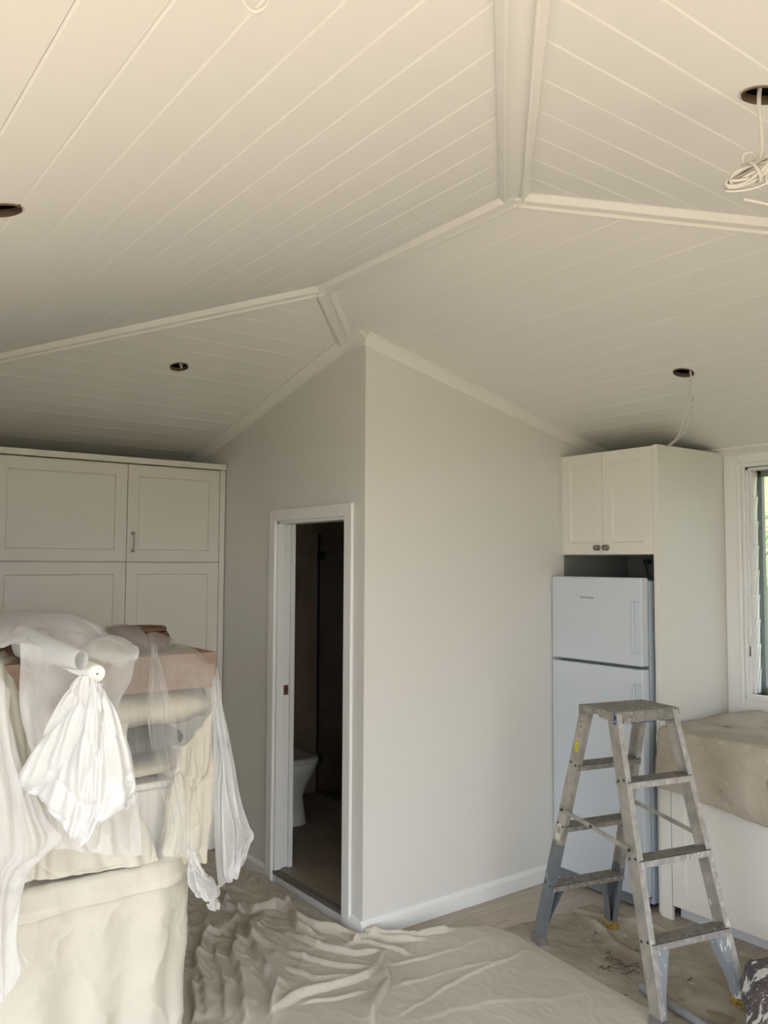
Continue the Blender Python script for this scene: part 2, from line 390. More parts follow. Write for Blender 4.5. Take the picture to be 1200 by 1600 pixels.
V3 = [(q[0], q[1], zo+lift) for q in Q]+[(X1, YR, ZR+lift), (X2, YR, ZR+lift)]
V4 = [(v[0], v[1], v[2]+.03) for v in V3]
fa = [(0, 1, 5, 4), (1, 2, 5), (2, 3, 4, 5), (3, 0, 4)]
rm.add(V3+V4, fa+[tuple(i+6 for i in f) for f in fa]+[(i, (i+1) % 4, 6+(i+1) % 4, 6+i) for i in range(4)])
obj('roof_1', rm, MT['dark'], kind='structure')
sm_ = MB()   # soffit closing the gap above the walls
sm_.box(XL-e, XR+e, YF-e, YF-.12, ZE+.02, ZE+.04).box(XL-e, XR+e, YB+.12, YB+e, ZE+.02, ZE+.04)
sm_.box(XL-e, XL-.12, YF-e, YB+e, ZE+.02, ZE+.04).box(XR+.12, XR+e, YF-e, YB+e, ZE+.02, ZE+.04)
for (x0, x1_, y0, y1_) in ((XL-.13, XR+.13, YF-.13, YF-.0), (XL-.13, XR+.13, YB, YB+.13), (XL-.13, XL, YF, YB), (XR, XR+.13, YF, YB)):
    sm_.box(x0, x1_, y0, y1_, ZE+.025, ZE+.16)
obj('soffit_1', sm_, MT['trim'], kind='structure')

# trims over the folds: flat cover board with a moulding on both sides
def fold_trim(name, a, b, dn, wa, wb, drop=.012):
    """a,b fold line ends; wa, wb unit vectors lying in the two planes away from the fold"""
    a, b = Vector(a), Vector(b); wa, wb = Vector(wa).normalized(), Vector(wb).normalized(); d = Vector((0, 0, -1))
    mb = MB()
    W, Mw = .026, .024
    prof = [wa*(W+Mw)+d*(-.004), wa*(W+Mw)+d*.004, wa*(W+Mw*.7)+d*.012, wa*(W+.006)+d*.024, wa*W+d*.026, wa*(W-.002)+d*.016,
            wb*(W-.002)+d*.016, wb*W+d*.026, wb*(W+.006)+d*.024, wb*(W+Mw*.7)+d*.012, wb*(W+Mw)+d*.004, wb*(W+Mw)+d*(-.004)]
    mb.prism([a+p for p in prof], b-a)
    return obj(name, mb, MT['ceil'], kind='structure')
pr1, pr2 = Vector((X1, YR, ZR)), Vector((X2, YR, ZR))
def hipend(p, sx_, sy_, L): return p+Vector((sx_*L, sy_*L, -S*L))
fold_trim('trim_1', pr1-Vector((.03, 0, 0)), pr2+Vector((.03, 0, 0)), 0, (0, -1, -S), (0, 1, -S))
def hip(name, p, sx_, sy_, L):
    e_ = hipend(p, sx_, sy_, L)
    # in-plane directions perpendicular to the hip
    h = (e_-p).normalized()
    nA = Vector((0, sy_*S, 1)).normalized(); nB = Vector((sx_*S, 0, 1)).normalized()
    wa = h.cross(nA); wb = h.cross(nB)
    # wa must point into the plane whose along axis is x (towards -sx), wb into the other
    if wa.x*sx_ > 0: wa = -wa
    if wb.y*sy_ > 0: wb = -wb
    return fold_trim(name, p, e_, 0, wa, wb)
hip('trim_2', pr1, -1, -1, EV); hip('trim_3', pr2, 1, -1, EV); hip('trim_4', pr2, 1, 1, EV)
hip('trim_5', pr1, -1, 1, YD-YR)
# cornices where walls meet the ceiling
def cornice(name, a, b, n, h=.055, d=.05):
    a, b, n = Vector(a), Vector(b), Vector(n); up = Vector((0, 0, 1)); mb = MB()
    dr = (b-a)
    gs = n.normalized()
    prof = [(0, -h), (.006, -h), (.010, -h*.72), (.022, -h*.42), (d*.8, -.012), (d, -.008), (d, .012), (0, .012)]
    def zoff(p, q): return zc(p[0]+gs.x*q, p[1]+gs.y*q)-zc(p[0], p[1])
    A = [a+gs*q+up*(z+zoff(a, q)) for q, z in prof]; B = [b+gs*q+up*(z+zoff(b, q)) for q, z in prof]; k = len(prof)
    mb.add(A+B, [tuple(range(k)), tuple(range(k, 2*k))[::-1]]+[(i, k+i, k+(i+1) % k, (i+1) % k) for i in range(k)])
    return obj(name, mb, MT['ceil'], kind='structure')
xh = X1-(YD-YR)
cornice('trim_6', (XC, YD-.012, zc(XC, YD)), (XC, YB, ZE), (1, 0, 0), .06, .045)
cornice('trim_7', (XC+.012, YD, zc(XC, YD)), (xh, YD, zc(xh, YD)), (0, -1, 0))
cornice('trim_8', (xh, YD, zc(xh, YD)), (XL, YD, zc(XL, YD)), (0, -1, 0))
cornice('trim_9', (-3.469+.1, YB, ZE), (XR, YB, ZE), (0, -1, 0), .05, .07)

# ------------------------------------------------------------------ doorway: casing, jambs, sill, sliding door
cas = MB()
CW = .066
def casing_bar(x0, x1, z0, z1):
    cas.box(x0, x1, YD-.018, YD, z0, z1, .004)
casing_bar(DX0-CW, DX0, 0, DZ1+CW); casing_bar(DX1, DX1+CW, 0, DZ1+CW); casing_bar(DX0, DX1, DZ1, DZ1+CW)
obj('trim_10', cas, MT['trim'], kind='structure')
jm = MB()
jm.box(DX0, DX0+.016, YD, YD+.042, 0, DZ1).box(DX0, DX0+.016, YD+.088, YD+TW+.004, 0, DZ1)
jm.box(DX1-.016, DX1, YD, YD+TW, 0, DZ1).box(DX0, DX1, YD, YD+TW, DZ1-.016, DZ1)
obj('trim_11', jm, MT['trim'], kind='structure')
door = empty('door_1', (DX0-.4, YD+.065, .08), kind='structure')
obj('door_leaf', MB().box(DX0-.68, DX0+.006, YD+.047, YD+.083, .082, DZ1-.02, .002), MT['trim'], door)
lt = obj('edge_pull', MB().box(DX0+.004, DX0+.0095, YD+.050, YD+.080, 1.045, 1.10, .001), MT['bronze'], door)
obj('latch_slot', MB().box(DX0+.009, DX0+.011, YD+.060, YD+.070, 1.062, 1.085), MT['ink'], lt)
obj('doorstep_1', MB().box(DX0+.001, DX1-.001, YD+.002, YD+TW, 0, .058), MT['trim'], kind='structure')
obj('sill_1', MB().box(DX0+.002, DX1-.002, YD-.006, YD+.03, .058, .078, .002), MT['sill'], kind='structure')

# ------------------------------------------------------------------ bathroom
BX, BZ = -5.47, .078
bf = obj('bathroom_floor', MB().box(BX-.02, XC-.1, YD+.03, YB, -.01, BZ-.008), MT['grout'], kind='structure')
for i in range(7):
    for j in range(7):
        x0, y0 = BX+i*.3, YD+.031+j*.3
        if y0 < YB-.02 and x0 < XC-.12:
            obj('floor_tile', MB().box(x0+.001, min(x0+.3, XC-.1)-.001, y0+.001, min(y0+.3, YB)-.001, BZ-.008, BZ), MT['tilefloor'], bf)
wl = obj('wall_bathroom', MB().box(BX-.05, BX-.008, YD+TW, YB, 0, 2.42).box(BX, XC-.1, YB-.05, YB-.008, 0, 2.42), MT['grout'], kind='structure')
for i in range(4):
    for j in range(7):
        z0, y0 = BZ+i*.6, YD+TW+.002+j*.3
        y1 = min(y0+.3, YB-.05)
        if y1-y0 > .05: obj('wall_tile', MB().box(BX-.010, BX, y0+.0015, y1-.0015, z0+.0015, min(z0+.6, 2.42)-.0015), MT['walltile'], wl)
    for j in range(7):
        z0, x0 = BZ+i*.6, BX+.001+j*.3
        x1 = min(x0+.3, XC-.102)
        if x1-x0 > .05: obj('wall_tile', MB().box(x0+.0015, x1-.0015, YB-.060, YB-.045, z0+.0015, min(z0+.6, 2.42)-.0015), MT['walltile'], wl)
obj('ceiling_bathroom', MB().box(BX-.05, XC-.1, YD+TW, YB, 2.42, 2.44), MT['wall'], kind='structure')
# toilet: pan points to +x, cistern on the tiled wall
tl = empty('toilet', (-5.1, 2.93, BZ), 'white ceramic toilet in the dark bathroom', 'toilet')
def oval(cx, cy, z, a, b, n=28, sq=2.3):
    o = []
    for i in range(n):
        t = 2*math.pi*i/n; c, s_ = math.cos(t), math.sin(t)
        o.append((cx+a*math.copysign(abs(c)**(2/sq), c), cy+b*math.copysign(abs(s_)**(2/sq), s_), z))
    return o
def loft(rings, cap=True):
    m = MB(); n = len(rings[0]); vs = [p for r in rings for p in r]
    m.add(vs, [(i*n+j, i*n+(j+1) % n, (i+1)*n+(j+1) % n, (i+1)*n+j) for i in range(len(rings)-1) for j in range(n)], True)
    if cap: m.add(rings[0], [tuple(range(n))]); m.add(rings[-1], [tuple(range(n))[::-1]])
    return m
ty = 2.93
obj('pan', loft([oval(-5.03, ty, BZ, .205, .115), oval(-5.03, ty, BZ+.03, .20, .11), oval(-5.04, ty, BZ+.17, .18, .10), oval(-5.03, ty, BZ+.25, .20, .125),
                 oval(-5.02, ty, BZ+.33, .235, .17), oval(-5.015, ty, BZ+.385, .255, .185), oval(-5.015, ty, BZ+.395, .25, .18)]), MT['ceramic'], tl)
obj('seat', loft([oval(-5.015, ty, BZ+.396, .262, .19), oval(-5.015, ty, BZ+.412, .264, .192)]), MT['ceramic'], tl)
obj('lid', loft([oval(-5.015, ty, BZ+.414, .264, .192), oval(-5.015, ty, BZ+.428, .262, .19), oval(-5.02, ty, BZ+.434, .22, .15)]), MT['ceramic'], tl)
ci = obj('cistern', MB().box(-5.465, -5.29, ty-.19, ty+.19, BZ+.42, BZ+.80, .02), MT['ceramic'], tl)
obj('flush_button', MB().cyl((-5.375, ty, BZ+.80), (-5.375, ty, BZ+.808), .03), MT['nickel'], ci)
obj('pan_back', MB().box(-5.465, -5.18, ty-.12, ty+.12, BZ, BZ+.42, .02), MT['ceramic'], tl)
# shower screen
sc = empty('shower_screen', (-4.7, 3.47, BZ), 'clear glass shower screen behind the toilet', 'shower screen')
obj('glass_pane', MB().box(-5.455, -4.2, 3.465, 3.475, BZ+.02, 2.0, .001), MT['glass'], sc)
obj('edge_seal', MB().box(-5.468, -5.455, 3.461, 3.479, BZ, 2.02), MT['blackhole'], sc)
for zz in (.30, 1.82): obj('hinge', MB().box(-5.465, -5.40, 3.452, 3.488, zz, zz+.07, .004), MT['blackhole'], sc)
obj('bottom_rail', MB().box(-5.455, -4.2, 3.458, 3.482, BZ, BZ+.02), MT['nickel'], sc)
# louvre clips of the bathroom window
w2 = empty('window_2', (-5.2, YB-.06, 1.2), kind='structure')
q0 = at_y(541, 862, YB-.09); q1 = at_y(541, 980, YB-.09)
obj('window_jamb', MB().box(q0.x+.0, q0.x+.055, YB-.10, YB-.06, q1.z-.5, q0.z+.1), MT['winmetal'], w2)
for i in range(10):
    z = q0.z-(q0.z-q1.z)/5*i; a = q0.x-.012
    obj('louvre_clip', MB().prism([(a, YB-.105, z), (a+.05, YB-.105, z+.012), (a+.05, YB-.105, z-.03), (a+.014, YB-.105, z-.035)], (0, .01, 0)), MT['ceramic'], w2)
    obj('louvre_blade', MB().box(q0.x+.055, q0.x+.50, YB-.085, YB-.075, z-.05, z+.05), MT['seal'], w2)

# ------------------------------------------------------------------ cabinets (shaker doors)
def shaker(org, u, v, n, W, H, rail=.07, rec=.009, th=.018, railv=None):
    """door in the u/v plane, front face toward n"""
    org, u, v, n = Vector(org), Vector(u), Vector(v), Vector(n); rv = railv or rail; g = .0015; sl_ = .006
    def p(a, b, c): return org+u*a+v*b+n*c
    o = [(g, g), (W-g, g), (W-g, H-g), (g, H-g)]
    e1 = [(g+.0015, g+.0015), (W-g-.0015, g+.0015), (W-g-.0015, H-g-.0015), (g+.0015, H-g-.0015)]
    i1 = [(rail, rv), (W-rail, rv), (W-rail, H-rv), (rail, H-rv)]
    i2 = [(rail+sl_, rv+sl_), (W-rail-sl_, rv+sl_), (W-rail-sl_, H-rv-sl_), (rail+sl_, H-rv-sl_)]
    rings = [[p(a, b, -th) for a, b in o], [p(a, b, -.0015) for a, b in o], [p(a, b, 0) for a, b in e1], [p(a, b, 0) for a, b in i1], [p(a, b, -rec) for a, b in i2]]
    m = MB(); vs = [q for r in rings for q in r]
    m.add(vs, [(i*4+j, i*4+(j+1) % 4, (i+1)*4+(j+1) % 4, (i+1)*4+j) for i in range(4) for j in range(4)]+[(0, 1, 2, 3), (16, 17, 18, 19)])
    return m
# wardrobe along the left wall: face x=-4.90
WXF = -4.90
wd = empty('wardrobe', (-5.25, 1.2, 0), 'wall of white shaker-panel wardrobe doors on the left', 'wardrobe')
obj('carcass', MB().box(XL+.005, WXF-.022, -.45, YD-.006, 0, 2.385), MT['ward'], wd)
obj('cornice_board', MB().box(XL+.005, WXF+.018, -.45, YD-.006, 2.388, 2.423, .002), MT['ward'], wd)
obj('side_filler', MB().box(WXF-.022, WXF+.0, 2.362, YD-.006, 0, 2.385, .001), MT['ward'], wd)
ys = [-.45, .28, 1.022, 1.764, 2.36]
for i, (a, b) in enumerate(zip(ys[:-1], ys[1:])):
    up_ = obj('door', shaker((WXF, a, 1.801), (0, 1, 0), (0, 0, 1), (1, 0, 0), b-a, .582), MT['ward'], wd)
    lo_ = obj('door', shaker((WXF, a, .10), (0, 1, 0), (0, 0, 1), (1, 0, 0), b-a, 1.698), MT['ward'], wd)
    if i == 3:
        h = MB(); yy = a+.036
        h.tube([(WXF+.026, yy, 1.868), (WXF+.026, yy, 1.968)], .004, 8)
        h.box(WXF, WXF+.030, yy-.006, yy+.006, 1.860, 1.872, .002).box(WXF, WXF+.030, yy-.006, yy+.006, 1.964, 1.976, .002)
        h.box(WXF, WXF+.004, yy-.009, yy+.009, 1.857, 1.875).box(WXF, WXF+.004, yy-.009, yy+.009, 1.961, 1.979)
        obj('handle', h, MT['nickel'], up_)
obj('kick_board', MB().box(WXF-.06, WXF-.04, -.45, YD-.006, 0, .10), MT['ward'], wd)

# overhead cabinet above fridge, with tall end panel
PXL, PXR, PY = -2.722, -2.690, 3.832
oc = empty('overhead_cabinet', (-3.04, 4.1, 1.852), 'white two-door cabinet above the fridge with a tall end panel to the floor', 'cabinet')
ZT = 2.437
obj('carcass', MB().box(XC+.004, PXL-.001, PY+.02, YB-.02, 1.853, ZT), MT['cab'], oc)
obj('alcove_shade_panel', MB().box(XC+.002, PXL-.001, YB-.010, YB-.001, 0, 1.85).box(XC+.001, XC+.005, 3.86, YB-.01, 0, 1.85), MT['alcove_shade'], oc, label='added dark panel behind the fridge, its colour standing in for shade')  # added panels, coloured dark to imitate the shade in the alcove
obj('side_filler', MB().box(XC+.002, -3.358, PY+.001, PY+.02, 1.853, ZT), MT['cab'], oc)
obj('end_panel', MB().box(PXL, PXR, PY-.002, YB-.002, 0, ZT+.003, .0015), MT['cab'], oc)
xm = -3.06
for a, b, kx in ((-3.357, xm, xm-.03), (xm, PXL-.001, xm+.032)):
    d = obj('door', shaker((a, PY, 1.853), (1, 0, 0), (0, 0, 1), (0, -1, 0), b-a, ZT-1.853, .066), MT['cab'], oc)
    kn = MB().lathe([(.001, 0), (.016, 0), (.016, .003), (.007, .006), (.006, .016), (.012, .019), (.0165, .023), (.0165, .027), (.012, .031), (.001, .032)], (0, 0, 0), 24)
    kn.v = [(kx+p[0], PY-p[2], 1.892+p[1]) for p in kn.v]
    obj('knob', kn, MT['nickel'], d)

# fridge
fx0, fx1, fy = -3.448, -2.742, 3.745
FX0 = XC+.018; fr = empty('fridge', (-3.05, 4.1, 0), 'tall white two-door fridge in the alcove behind the stepladder', 'fridge')
fx0 = XC+.006
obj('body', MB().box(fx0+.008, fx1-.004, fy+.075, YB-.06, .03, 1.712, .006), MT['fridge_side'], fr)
obj('door_gasket', MB().box(fx0+.02, fx1-.012, fy+.060, fy+.078, .06, 1.70), MT['seal'], fr)
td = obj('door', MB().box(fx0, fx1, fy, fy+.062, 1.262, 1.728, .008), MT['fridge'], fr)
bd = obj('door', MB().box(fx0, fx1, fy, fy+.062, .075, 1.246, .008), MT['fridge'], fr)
for dd, z0, z1 in ((td, 1.335, 1.60), (bd, .86, 1.165)):
    h = MB()
    h.box(fx1-.052, fx1-.047, fy-.008, fy+.002, z0, z1, .002).box(fx1-.010, fx1-.004, fy-.008, fy+.002, z0, z1, .002)
    h.box(fx1-.052, fx1-.004, fy-.008, fy+.002, z1, z1+.006, .002).box(fx1-.052, fx1-.004, fy-.008, fy+.002, z0-.006, z0, .002)
    h.box(fx1-.047, fx1-.010, fy-.003, fy+.002, z0, z1)
    h.box(fx1-.052, fx1-.040, fy-.016, fy-.004, z0, z1, .003)
    obj('handle', h, MT['fridge'], dd)
obj('base_grille', MB().box(fx0+.01, fx1-.01, fy+.03, fy+.05, .012, .07), MT['seal'], fr)
for a in (fx0+.05, fx1-.06): 
    for b in (fy+.12, YB-.15): obj('foot', MB().cyl((a, b, 0), (a, b, .032), .018, 14), MT['plug'], fr)
tx = bpy.data.curves.new('t', 'FONT'); tx.body = 'Fisher&Paykel'; tx.size = .0165; tx.extrude = .0004; tx.align_x = 'CENTER'
to = bpy.data.objects.new('t', tx); COL.objects.link(to); bpy.context.view_layer.update()
tm = bpy.data.meshes.new_from_object(to.evaluated_get(bpy.context.evaluated_depsgraph_get())); bpy.data.objects.remove(to)
lg = MB(); q = at_y(917, 935, fy)
lg.add([(q.x+v.co.x, fy-.0006-v.co.z, q.z+v.co.y) for v in tm.vertices], [tuple(p.vertices) for p in tm.polygons])
obj('lettering', lg, MT['logo'], td)
# socket and plug above fridge
skp = at_y(1013, 878, YB-.03)
sk = empty('power_socket', (skp.x, YB-.02, skp.z), 'dark wall socket with plugged-in cord above the fridge', 'socket')
obj('socket_plate', MB().box(skp.x-.06, skp.x+.05, YB-.022, YB-.0105, skp.z-.04, skp.z+.035, .002), MT['seal'], sk)
obj('plug', MB().box(skp.x-.02, skp.x+.02, YB-.06, YB-.022, skp.z-.015, skp.z+.015, .006), MT['plug'], sk)
obj('cord', MB().tube([(skp.x, YB-.055, skp.z-.01), (skp.x+.015, YB-.07, skp.z-.05), (skp.x+.03, YB-.06, skp.z-.12), (skp.x+.03, YB-.055, skp.z-.25)], .005, 8), MT['plug'], sk)

# base cabinets under the window
by = 3.80
bc = empty('base_cabinet', (-1.2, 4.1, 0), 'white shaker base cabinet run under the cloth-covered bench', 'cabinet')
obj('carcass', MB().box(PXR+.001, XR-.01, by+.02, YB-.01, .072, .88), MT['cab'], bc)
obj('side_filler', MB().box(PXR+.001, -2.622, by+.001, by+.02, 0, .88), MT['cab'], bc)
obj('kick_board', MB().box(-2.622, XR-.01, by+.075, by+.09, 0, .072), MT['kick'], bc)
xa = -2.62
while xa < XR-.3:
    obj('door', shaker((xa, by, .072), (1, 0, 0), (0, 0, 1), (0, -1, 0), .62, .80, .075), MT['cab'], bc); xa += .62
obj('benchtop_1', MB().box(PXR+.001, XR-.01, by-.02, YB-.001, .88, .92, .003), MT['trim'], kind='structure')

# ------------------------------------------------------------------ window_1 with louvres
w1 = empty('window_1', ((WX0+WX1)/2, YB, WZ0), kind='structure')
cs = MB(); yb = YB
cs.box(PXR+.002, -2.607, yb-.020, yb, .93, 2.425, .003)                       # flat casing
cs.box(-2.607, -2.585, yb-.030, yb, 1.03, 2.39, .005)                          # raised bead
cs.box(-2.585, WX0+.0, yb-.014, yb, 1.05, 2.372, .003)
cs.box(WX1, WX1+.12, yb-.020, yb, .93, 2.425, .003)
cs.box(-2.607, WX1, yb-.020, yb, 2.372, 2.425, .003).box(-2.60, WX1, yb-.030, yb, 2.352, 2.374, .005)
cs.box(-2.607, WX1, yb-.022, yb, .93, 1.055, .003)
obj('casing', cs, MT['trim'], w1)
obj('window_sill', MB().box(WX0, WX1, yb-.035, yb+.12, 1.055, WZ0, .004), MT['trim'], w1)
jb = MB().box(WX0-.0, WX0+.012, yb, yb+.12, WZ0, WZ1).box(WX1-.012, WX1, yb, yb+.12, WZ0, WZ1).box(WX0, WX1, yb, yb+.12, WZ1-.012, WZ1+.004)
obj('jamb', jb, MT['trim'], w1)
gm = MB()
for (x0, x1_) in ((WX0+.012, WX0+.020), (WX1-.020, WX1-.012)): gm.box(x0, x1_, yb+.02, yb+.085, WZ0, WZ1-.012)
obj('louvre_gallery', gm, MT['trim'], w1)
of = MB(); y0 = yb+.088
of.box(WX0+.012, WX0+.045, y0, y0+.03, WZ0, WZ1-.012).box(WX1-.045, WX1-.012, y0, y0+.03, WZ0, WZ1-.012).box(WX0+.012, WX1-.012, y0, y0+.03, WZ1-.045, WZ1-.012).box(WX0+.012, WX1-.012, y0, y0+.03, WZ0, WZ0+.03)
of.box((WX0+WX1)/2-.02, (WX0+WX1)/2+.02, y0-.06, y0+.03, WZ0, WZ1-.012)
obj('outer_frame', of, MT['winmetal'], w1)
nb = 9; ph = (WZ1-.02-WZ0)/nb
xm_ = (WX0+WX1)/2
for i in range(nb):
    z0 = WZ0+i*ph; z1 = z0+ph-.003
    for xx, sg in ((WX0+.020, 1), (WX1-.020, -1)):
        obj('louvre_clip', MB().prism([(xx, yb+.012, z0), (xx, yb+.052, z0), (xx, yb+.075, z1), (xx, yb+.030, z1)], (.010*sg, 0, 0)), MT['trim'], w1)
    for xa_, xb_ in ((WX0+.031, xm_-.02), (xm_+.02, WX1-.031)):
        obj('louvre_blade', MB().prism([(xa_, yb+.028, z0-.004), (xa_, yb+.034, z0-.004), (xa_, yb+.066, z1+.006), (xa_, yb+.060, z1+.006)], (xb_-xa_, 0, 0)), MT['glass'], w1)
lv = obj('louvre_lever', MB().box(WX0+.002, WX0+.014, yb-.004, yb+.010, 1.395, 1.44, .003).box(WX0+.004, WX0+.012, yb-.014, yb-.002, 1.36, 1.43, .003), MT['trim'], w1)
obj('lever_slot', MB().box(WX0+.004, WX0+.009, yb-.003, yb+.006, 1.29, 1.345), MT['ink'], lv)

# ------------------------------------------------------------------ outside
obj('ground', MB().box(-30, 30, -30, 30, -.6, -.5), MT['soil'], kind='structure')
obj('terrace', MB().box(XR+.12, XR+6, YF-5, YB+2, -.3, -.03).box(XL-1, XR+6, YF-6, YF-.12, -.3, -.03), MT['deck'], kind='structure')
def plant(name, cx, cy, z, R, H, n, m, seed, label, droop=.5):
    r = random.Random(seed); t = empty(name, (cx, cy, z), label, 'plant', 'garden plants behind the window')
    mb = MB()
    for i in range(n):
        a = r.uniform(0, 2*math.pi); L = R*r.uniform(.6, 1.2); h = H*r.uniform(.5, 1.1); w_ = r.uniform(.015, .035)
        bx, by_ = cx+r.uniform(-.1, .1), cy+r.uniform(-.1, .1); pts = []
        for k_ in range(5):
            s_ = k_/4; pts.append(Vector((bx+math.cos(a)*L*s_, by_+math.sin(a)*L*s_, z+h*(s_*1.6-s_*s_*(1+droop*.6)))))
        side = Vector((-math.sin(a), math.cos(a), .2)); vs = []
        for k_, p in enumerate(pts):
            ww = w_*(1-(k_/4)**2*.95); vs += [p-side*ww, p+side*ww]
        mb.add(vs, [(2*k_, 2*k_+1, 2*k_+3, 2*k_+2) for k_ in range(4)])
    obj('foliage', mb, m, t, kind='stuff', fix=False)
    return t
obj('garden_bank', MB().prism([(-7, YB+1.6, -.5), (-7, YB+4.5, 2.2), (-7, YB+7, 4.2), (-7, YB+7, -.5)], (10, 0, 0)), MT['soil'], kind='structure')
spots = [(-4.1+1.25*(i % 5)+(.5 if i//5 == 1 else 0), 1.35+1.25*(i//5)) for i in range(15)]
desc = ['low', 'middle', 'high']; side = ['far left', 'left', 'centre', 'right', 'far right']
for i, (px_, dy) in enumerate(spots):
    zb = -.5 if dy < 1.6 else -.5+(dy-1.6)*.93
    plant('strap_leaf_plant', px_, YB+dy, zb, .48, 1.5, 130, MT['leaf'] if i % 3 else MT['leaf2'], i,
          ('green' if i % 3 else 'olive-brown')+' strap-leaved plant seen through the louvres, '+desc[i//5]+' on the bank, '+side[i % 5])
tr = empty('tree', (-3.3, YB+3.4, 1.1), 'thin dark tree trunk on the bank outside the window', 'tree')
obj('trunk', MB().tube([(-3.3, YB+3.4, 1.0), (-3.25, YB+3.4, 2.2), (-3.4, YB+3.5, 3.6)], [.09, .07, .04], 10), MT['bark'], tr)

# ------------------------------------------------------------------ cables on the ceiling
def smooth(pts, n=8):
    P = [Vector(p) for p in pts]; out = []
    for i in range(len(P)-1):
        p0, p1, p2, p3 = P[max(i-1, 0)], P[i], P[i+1], P[min(i+2, len(P)-1)]
        for k_ in range(n):
            t = k_/n; out.append(.5*((2*p1)+(p2-p0)*t+(2*p0-5*p1+4*p2-p3)*t*t+(3*p1-p0-3*p2+p3)*t**3))
    out.append(P[-1]); return out
h1 = Vector((-2.268, 3.441, 2.69)); D0 = (h1-Vector((0, 0, CAM_H))).dot(FW)
pts = [h1+Vector((.01, 0, .07)), at(1079, 582, D0), at(1078, 610, D0+.05), at(1069, 650, D0+.15), at(1058, 684, D0+.3), Vector((-2.86, 4.10, ZT+.006)), at(1064, 682, D0+.3), at(1077, 655, D0+.2), at(1083, 627, D0+.12)]
cb = empty('ceiling_cable', tuple(h1), 'white cable hanging from the cut-out down onto the fridge cabinet', 'cable')
obj('sheath', MB().tube(smooth(pts), .0042, 8), MT['cable'], cb)
obj('bare_end', MB().tube([pts[-1], pts[-1]+Vector((0, 0, .02))], .002, 6), MT['nickel'], cb)
# short cable inside the left cut-out
obj('cable_stub', MB().tube(smooth([(-4.087+.03, 1.727-.03, 2.90), (-4.08, 1.727, 2.835), (-4.10, 1.745, 2.812), (-4.12, 1.76, 2.84)]), .0045, 8), MT['cable'],
    label='short grey cable visible inside the cut-out above the wardrobe', cat='cable')
# coiled bundle
hx, hy, hz = -.891, 1.661, 2.79; D1 = (Vector((hx, hy, hz-.15))-Vector((0, 0, CAM_H))).dot(FW)
cb = empty('coiled_cable', (hx, hy, hz), 'bundled coil of white cable hanging at the upper right', 'cable')
obj('drop', MB().tube(smooth([Vector((hx, hy, hz+.06)), at(1186, 150, D1), at(1189, 200, D1), at(1190, 240, D1), at(1180, 262, D1)]), .0045, 8), MT['cable'], cb)
rr = random.Random(3); co = MB()
cc = at(1172, 272, D1); ux = (RT*.86+UP*.45-FW*.15).normalized(); vx = (UP*.85-RT*.45+FW*.45).normalized(); nx = ux.cross(vx)
for k_ in range(9):
    a_, b_ = .052*rr.uniform(.85, 1.08), .016*rr.uniform(.5, 1.3); o_ = nx*rr.uniform(-.014, .014)+vx*rr.uniform(-.010, .010); tl_ = rr.uniform(-.18, .18)
    ring = [cc+o_+ux*(a_*math.cos(t*.2618)-.0*tl_)+vx*(b_*math.sin(t*.2618)+a_*math.cos(t*.2618)*tl_)+nx*.006*math.sin(t*.5236+k_) for t in range(24)]
    co.tube(ring, .0031, 7, closed=True)
obj('coil', co, MT['cable'], cb)
obj('tie', MB().tube([cc+ux*.008+vx*(.024*math.cos(t*.5236))+nx*(.022*math.sin(t*.5236)) for t in range(12)], .0034, 7, closed=True), MT['cable'], cb)
obj('loop', MB().tube([cc+vx*.022+ux*.012+RT*(.015*math.cos(t*.5236))+UP*(.012+.014*math.sin(t*.5236)) for t in range(12)], .0034, 7, closed=True), MT['cable'], cb)
obj('tail', MB().tube(smooth([cc+ux*.04, at(1198, 285, D1), at(1225, 300, D1), at(1215, 322, D1), at(1195, 318, D1), at(1162, 311, D1)]), .0032, 8), MT['cable'], cb)
# cable loop at the very top
lp = [(-1.06, .50, 2.74), at(414, -40, 1.18), at(419, -12, 1.18), at(416, 8, 1.18), at(402, 18, 1.18), at(388, 12, 1.18), at(378, -8, 1.18), at(382, -40, 1.18), (-1.07, .51, 2.74)]
obj('hanging_cable_loop', MB().tube(smooth(lp), .0035, 8), MT['cable'], label='white cable loop hanging into view at the top edge', cat='cable')

# ------------------------------------------------------------------ cloth tools (numpy)
def vnoise(x, y, seed=0):
    rs = np.random.RandomState(seed); T = rs.rand(256, 256)
    xi, yi = np.floor(x).astype(int), np.floor(y).astype(int); fx, fy_ = x-xi, y-yi
    fx = fx*fx*(3-2*fx); fy_ = fy_*fy_*(3-2*fy_)
    a = T[xi % 256, yi % 256]; b = T[(xi+1) % 256, yi % 256]; c = T[xi % 256, (yi+1) % 256]; d = T[(xi+1) % 256, (yi+1) % 256]
    return (a*(1-fx)+b*fx)*(1-fy_)+(c*(1-fx)+d*fx)*fy_
def fbm(x, y, o=4, seed=0):
    s = 0; a = 1; t = 0
    for i in range(o): s = s+a*vnoise(x*2**i, y*2**i, seed+i); t += a; a *= .5
    return s/t
def poly_d(X, Y, pts):
    """distance to polyline and side-signed"""
    best = np.full(X.shape, 1e9); tt = np.zeros(X.shape); n = len(pts)-1
    for i in range(n):
        ax, ay = pts[i]; bx, by_ = pts[i+1]; dx, dy = bx-ax, by_-ay; L2 = dx*dx+dy*dy+1e-12
        t = np.clip(((X-ax)*dx+(Y-ay)*dy)/L2, 0, 1); px, py = X-ax-t*dx, Y-ay-t*dy
        sg = np.sign(px*dy-py*dx); d = np.hypot(px, py)
        m = d < np.abs(best); best = np.where(m, d*np.where(sg == 0, 1, sg), best); tt = np.where(m, (i+t)/n, tt)
    return best, tt
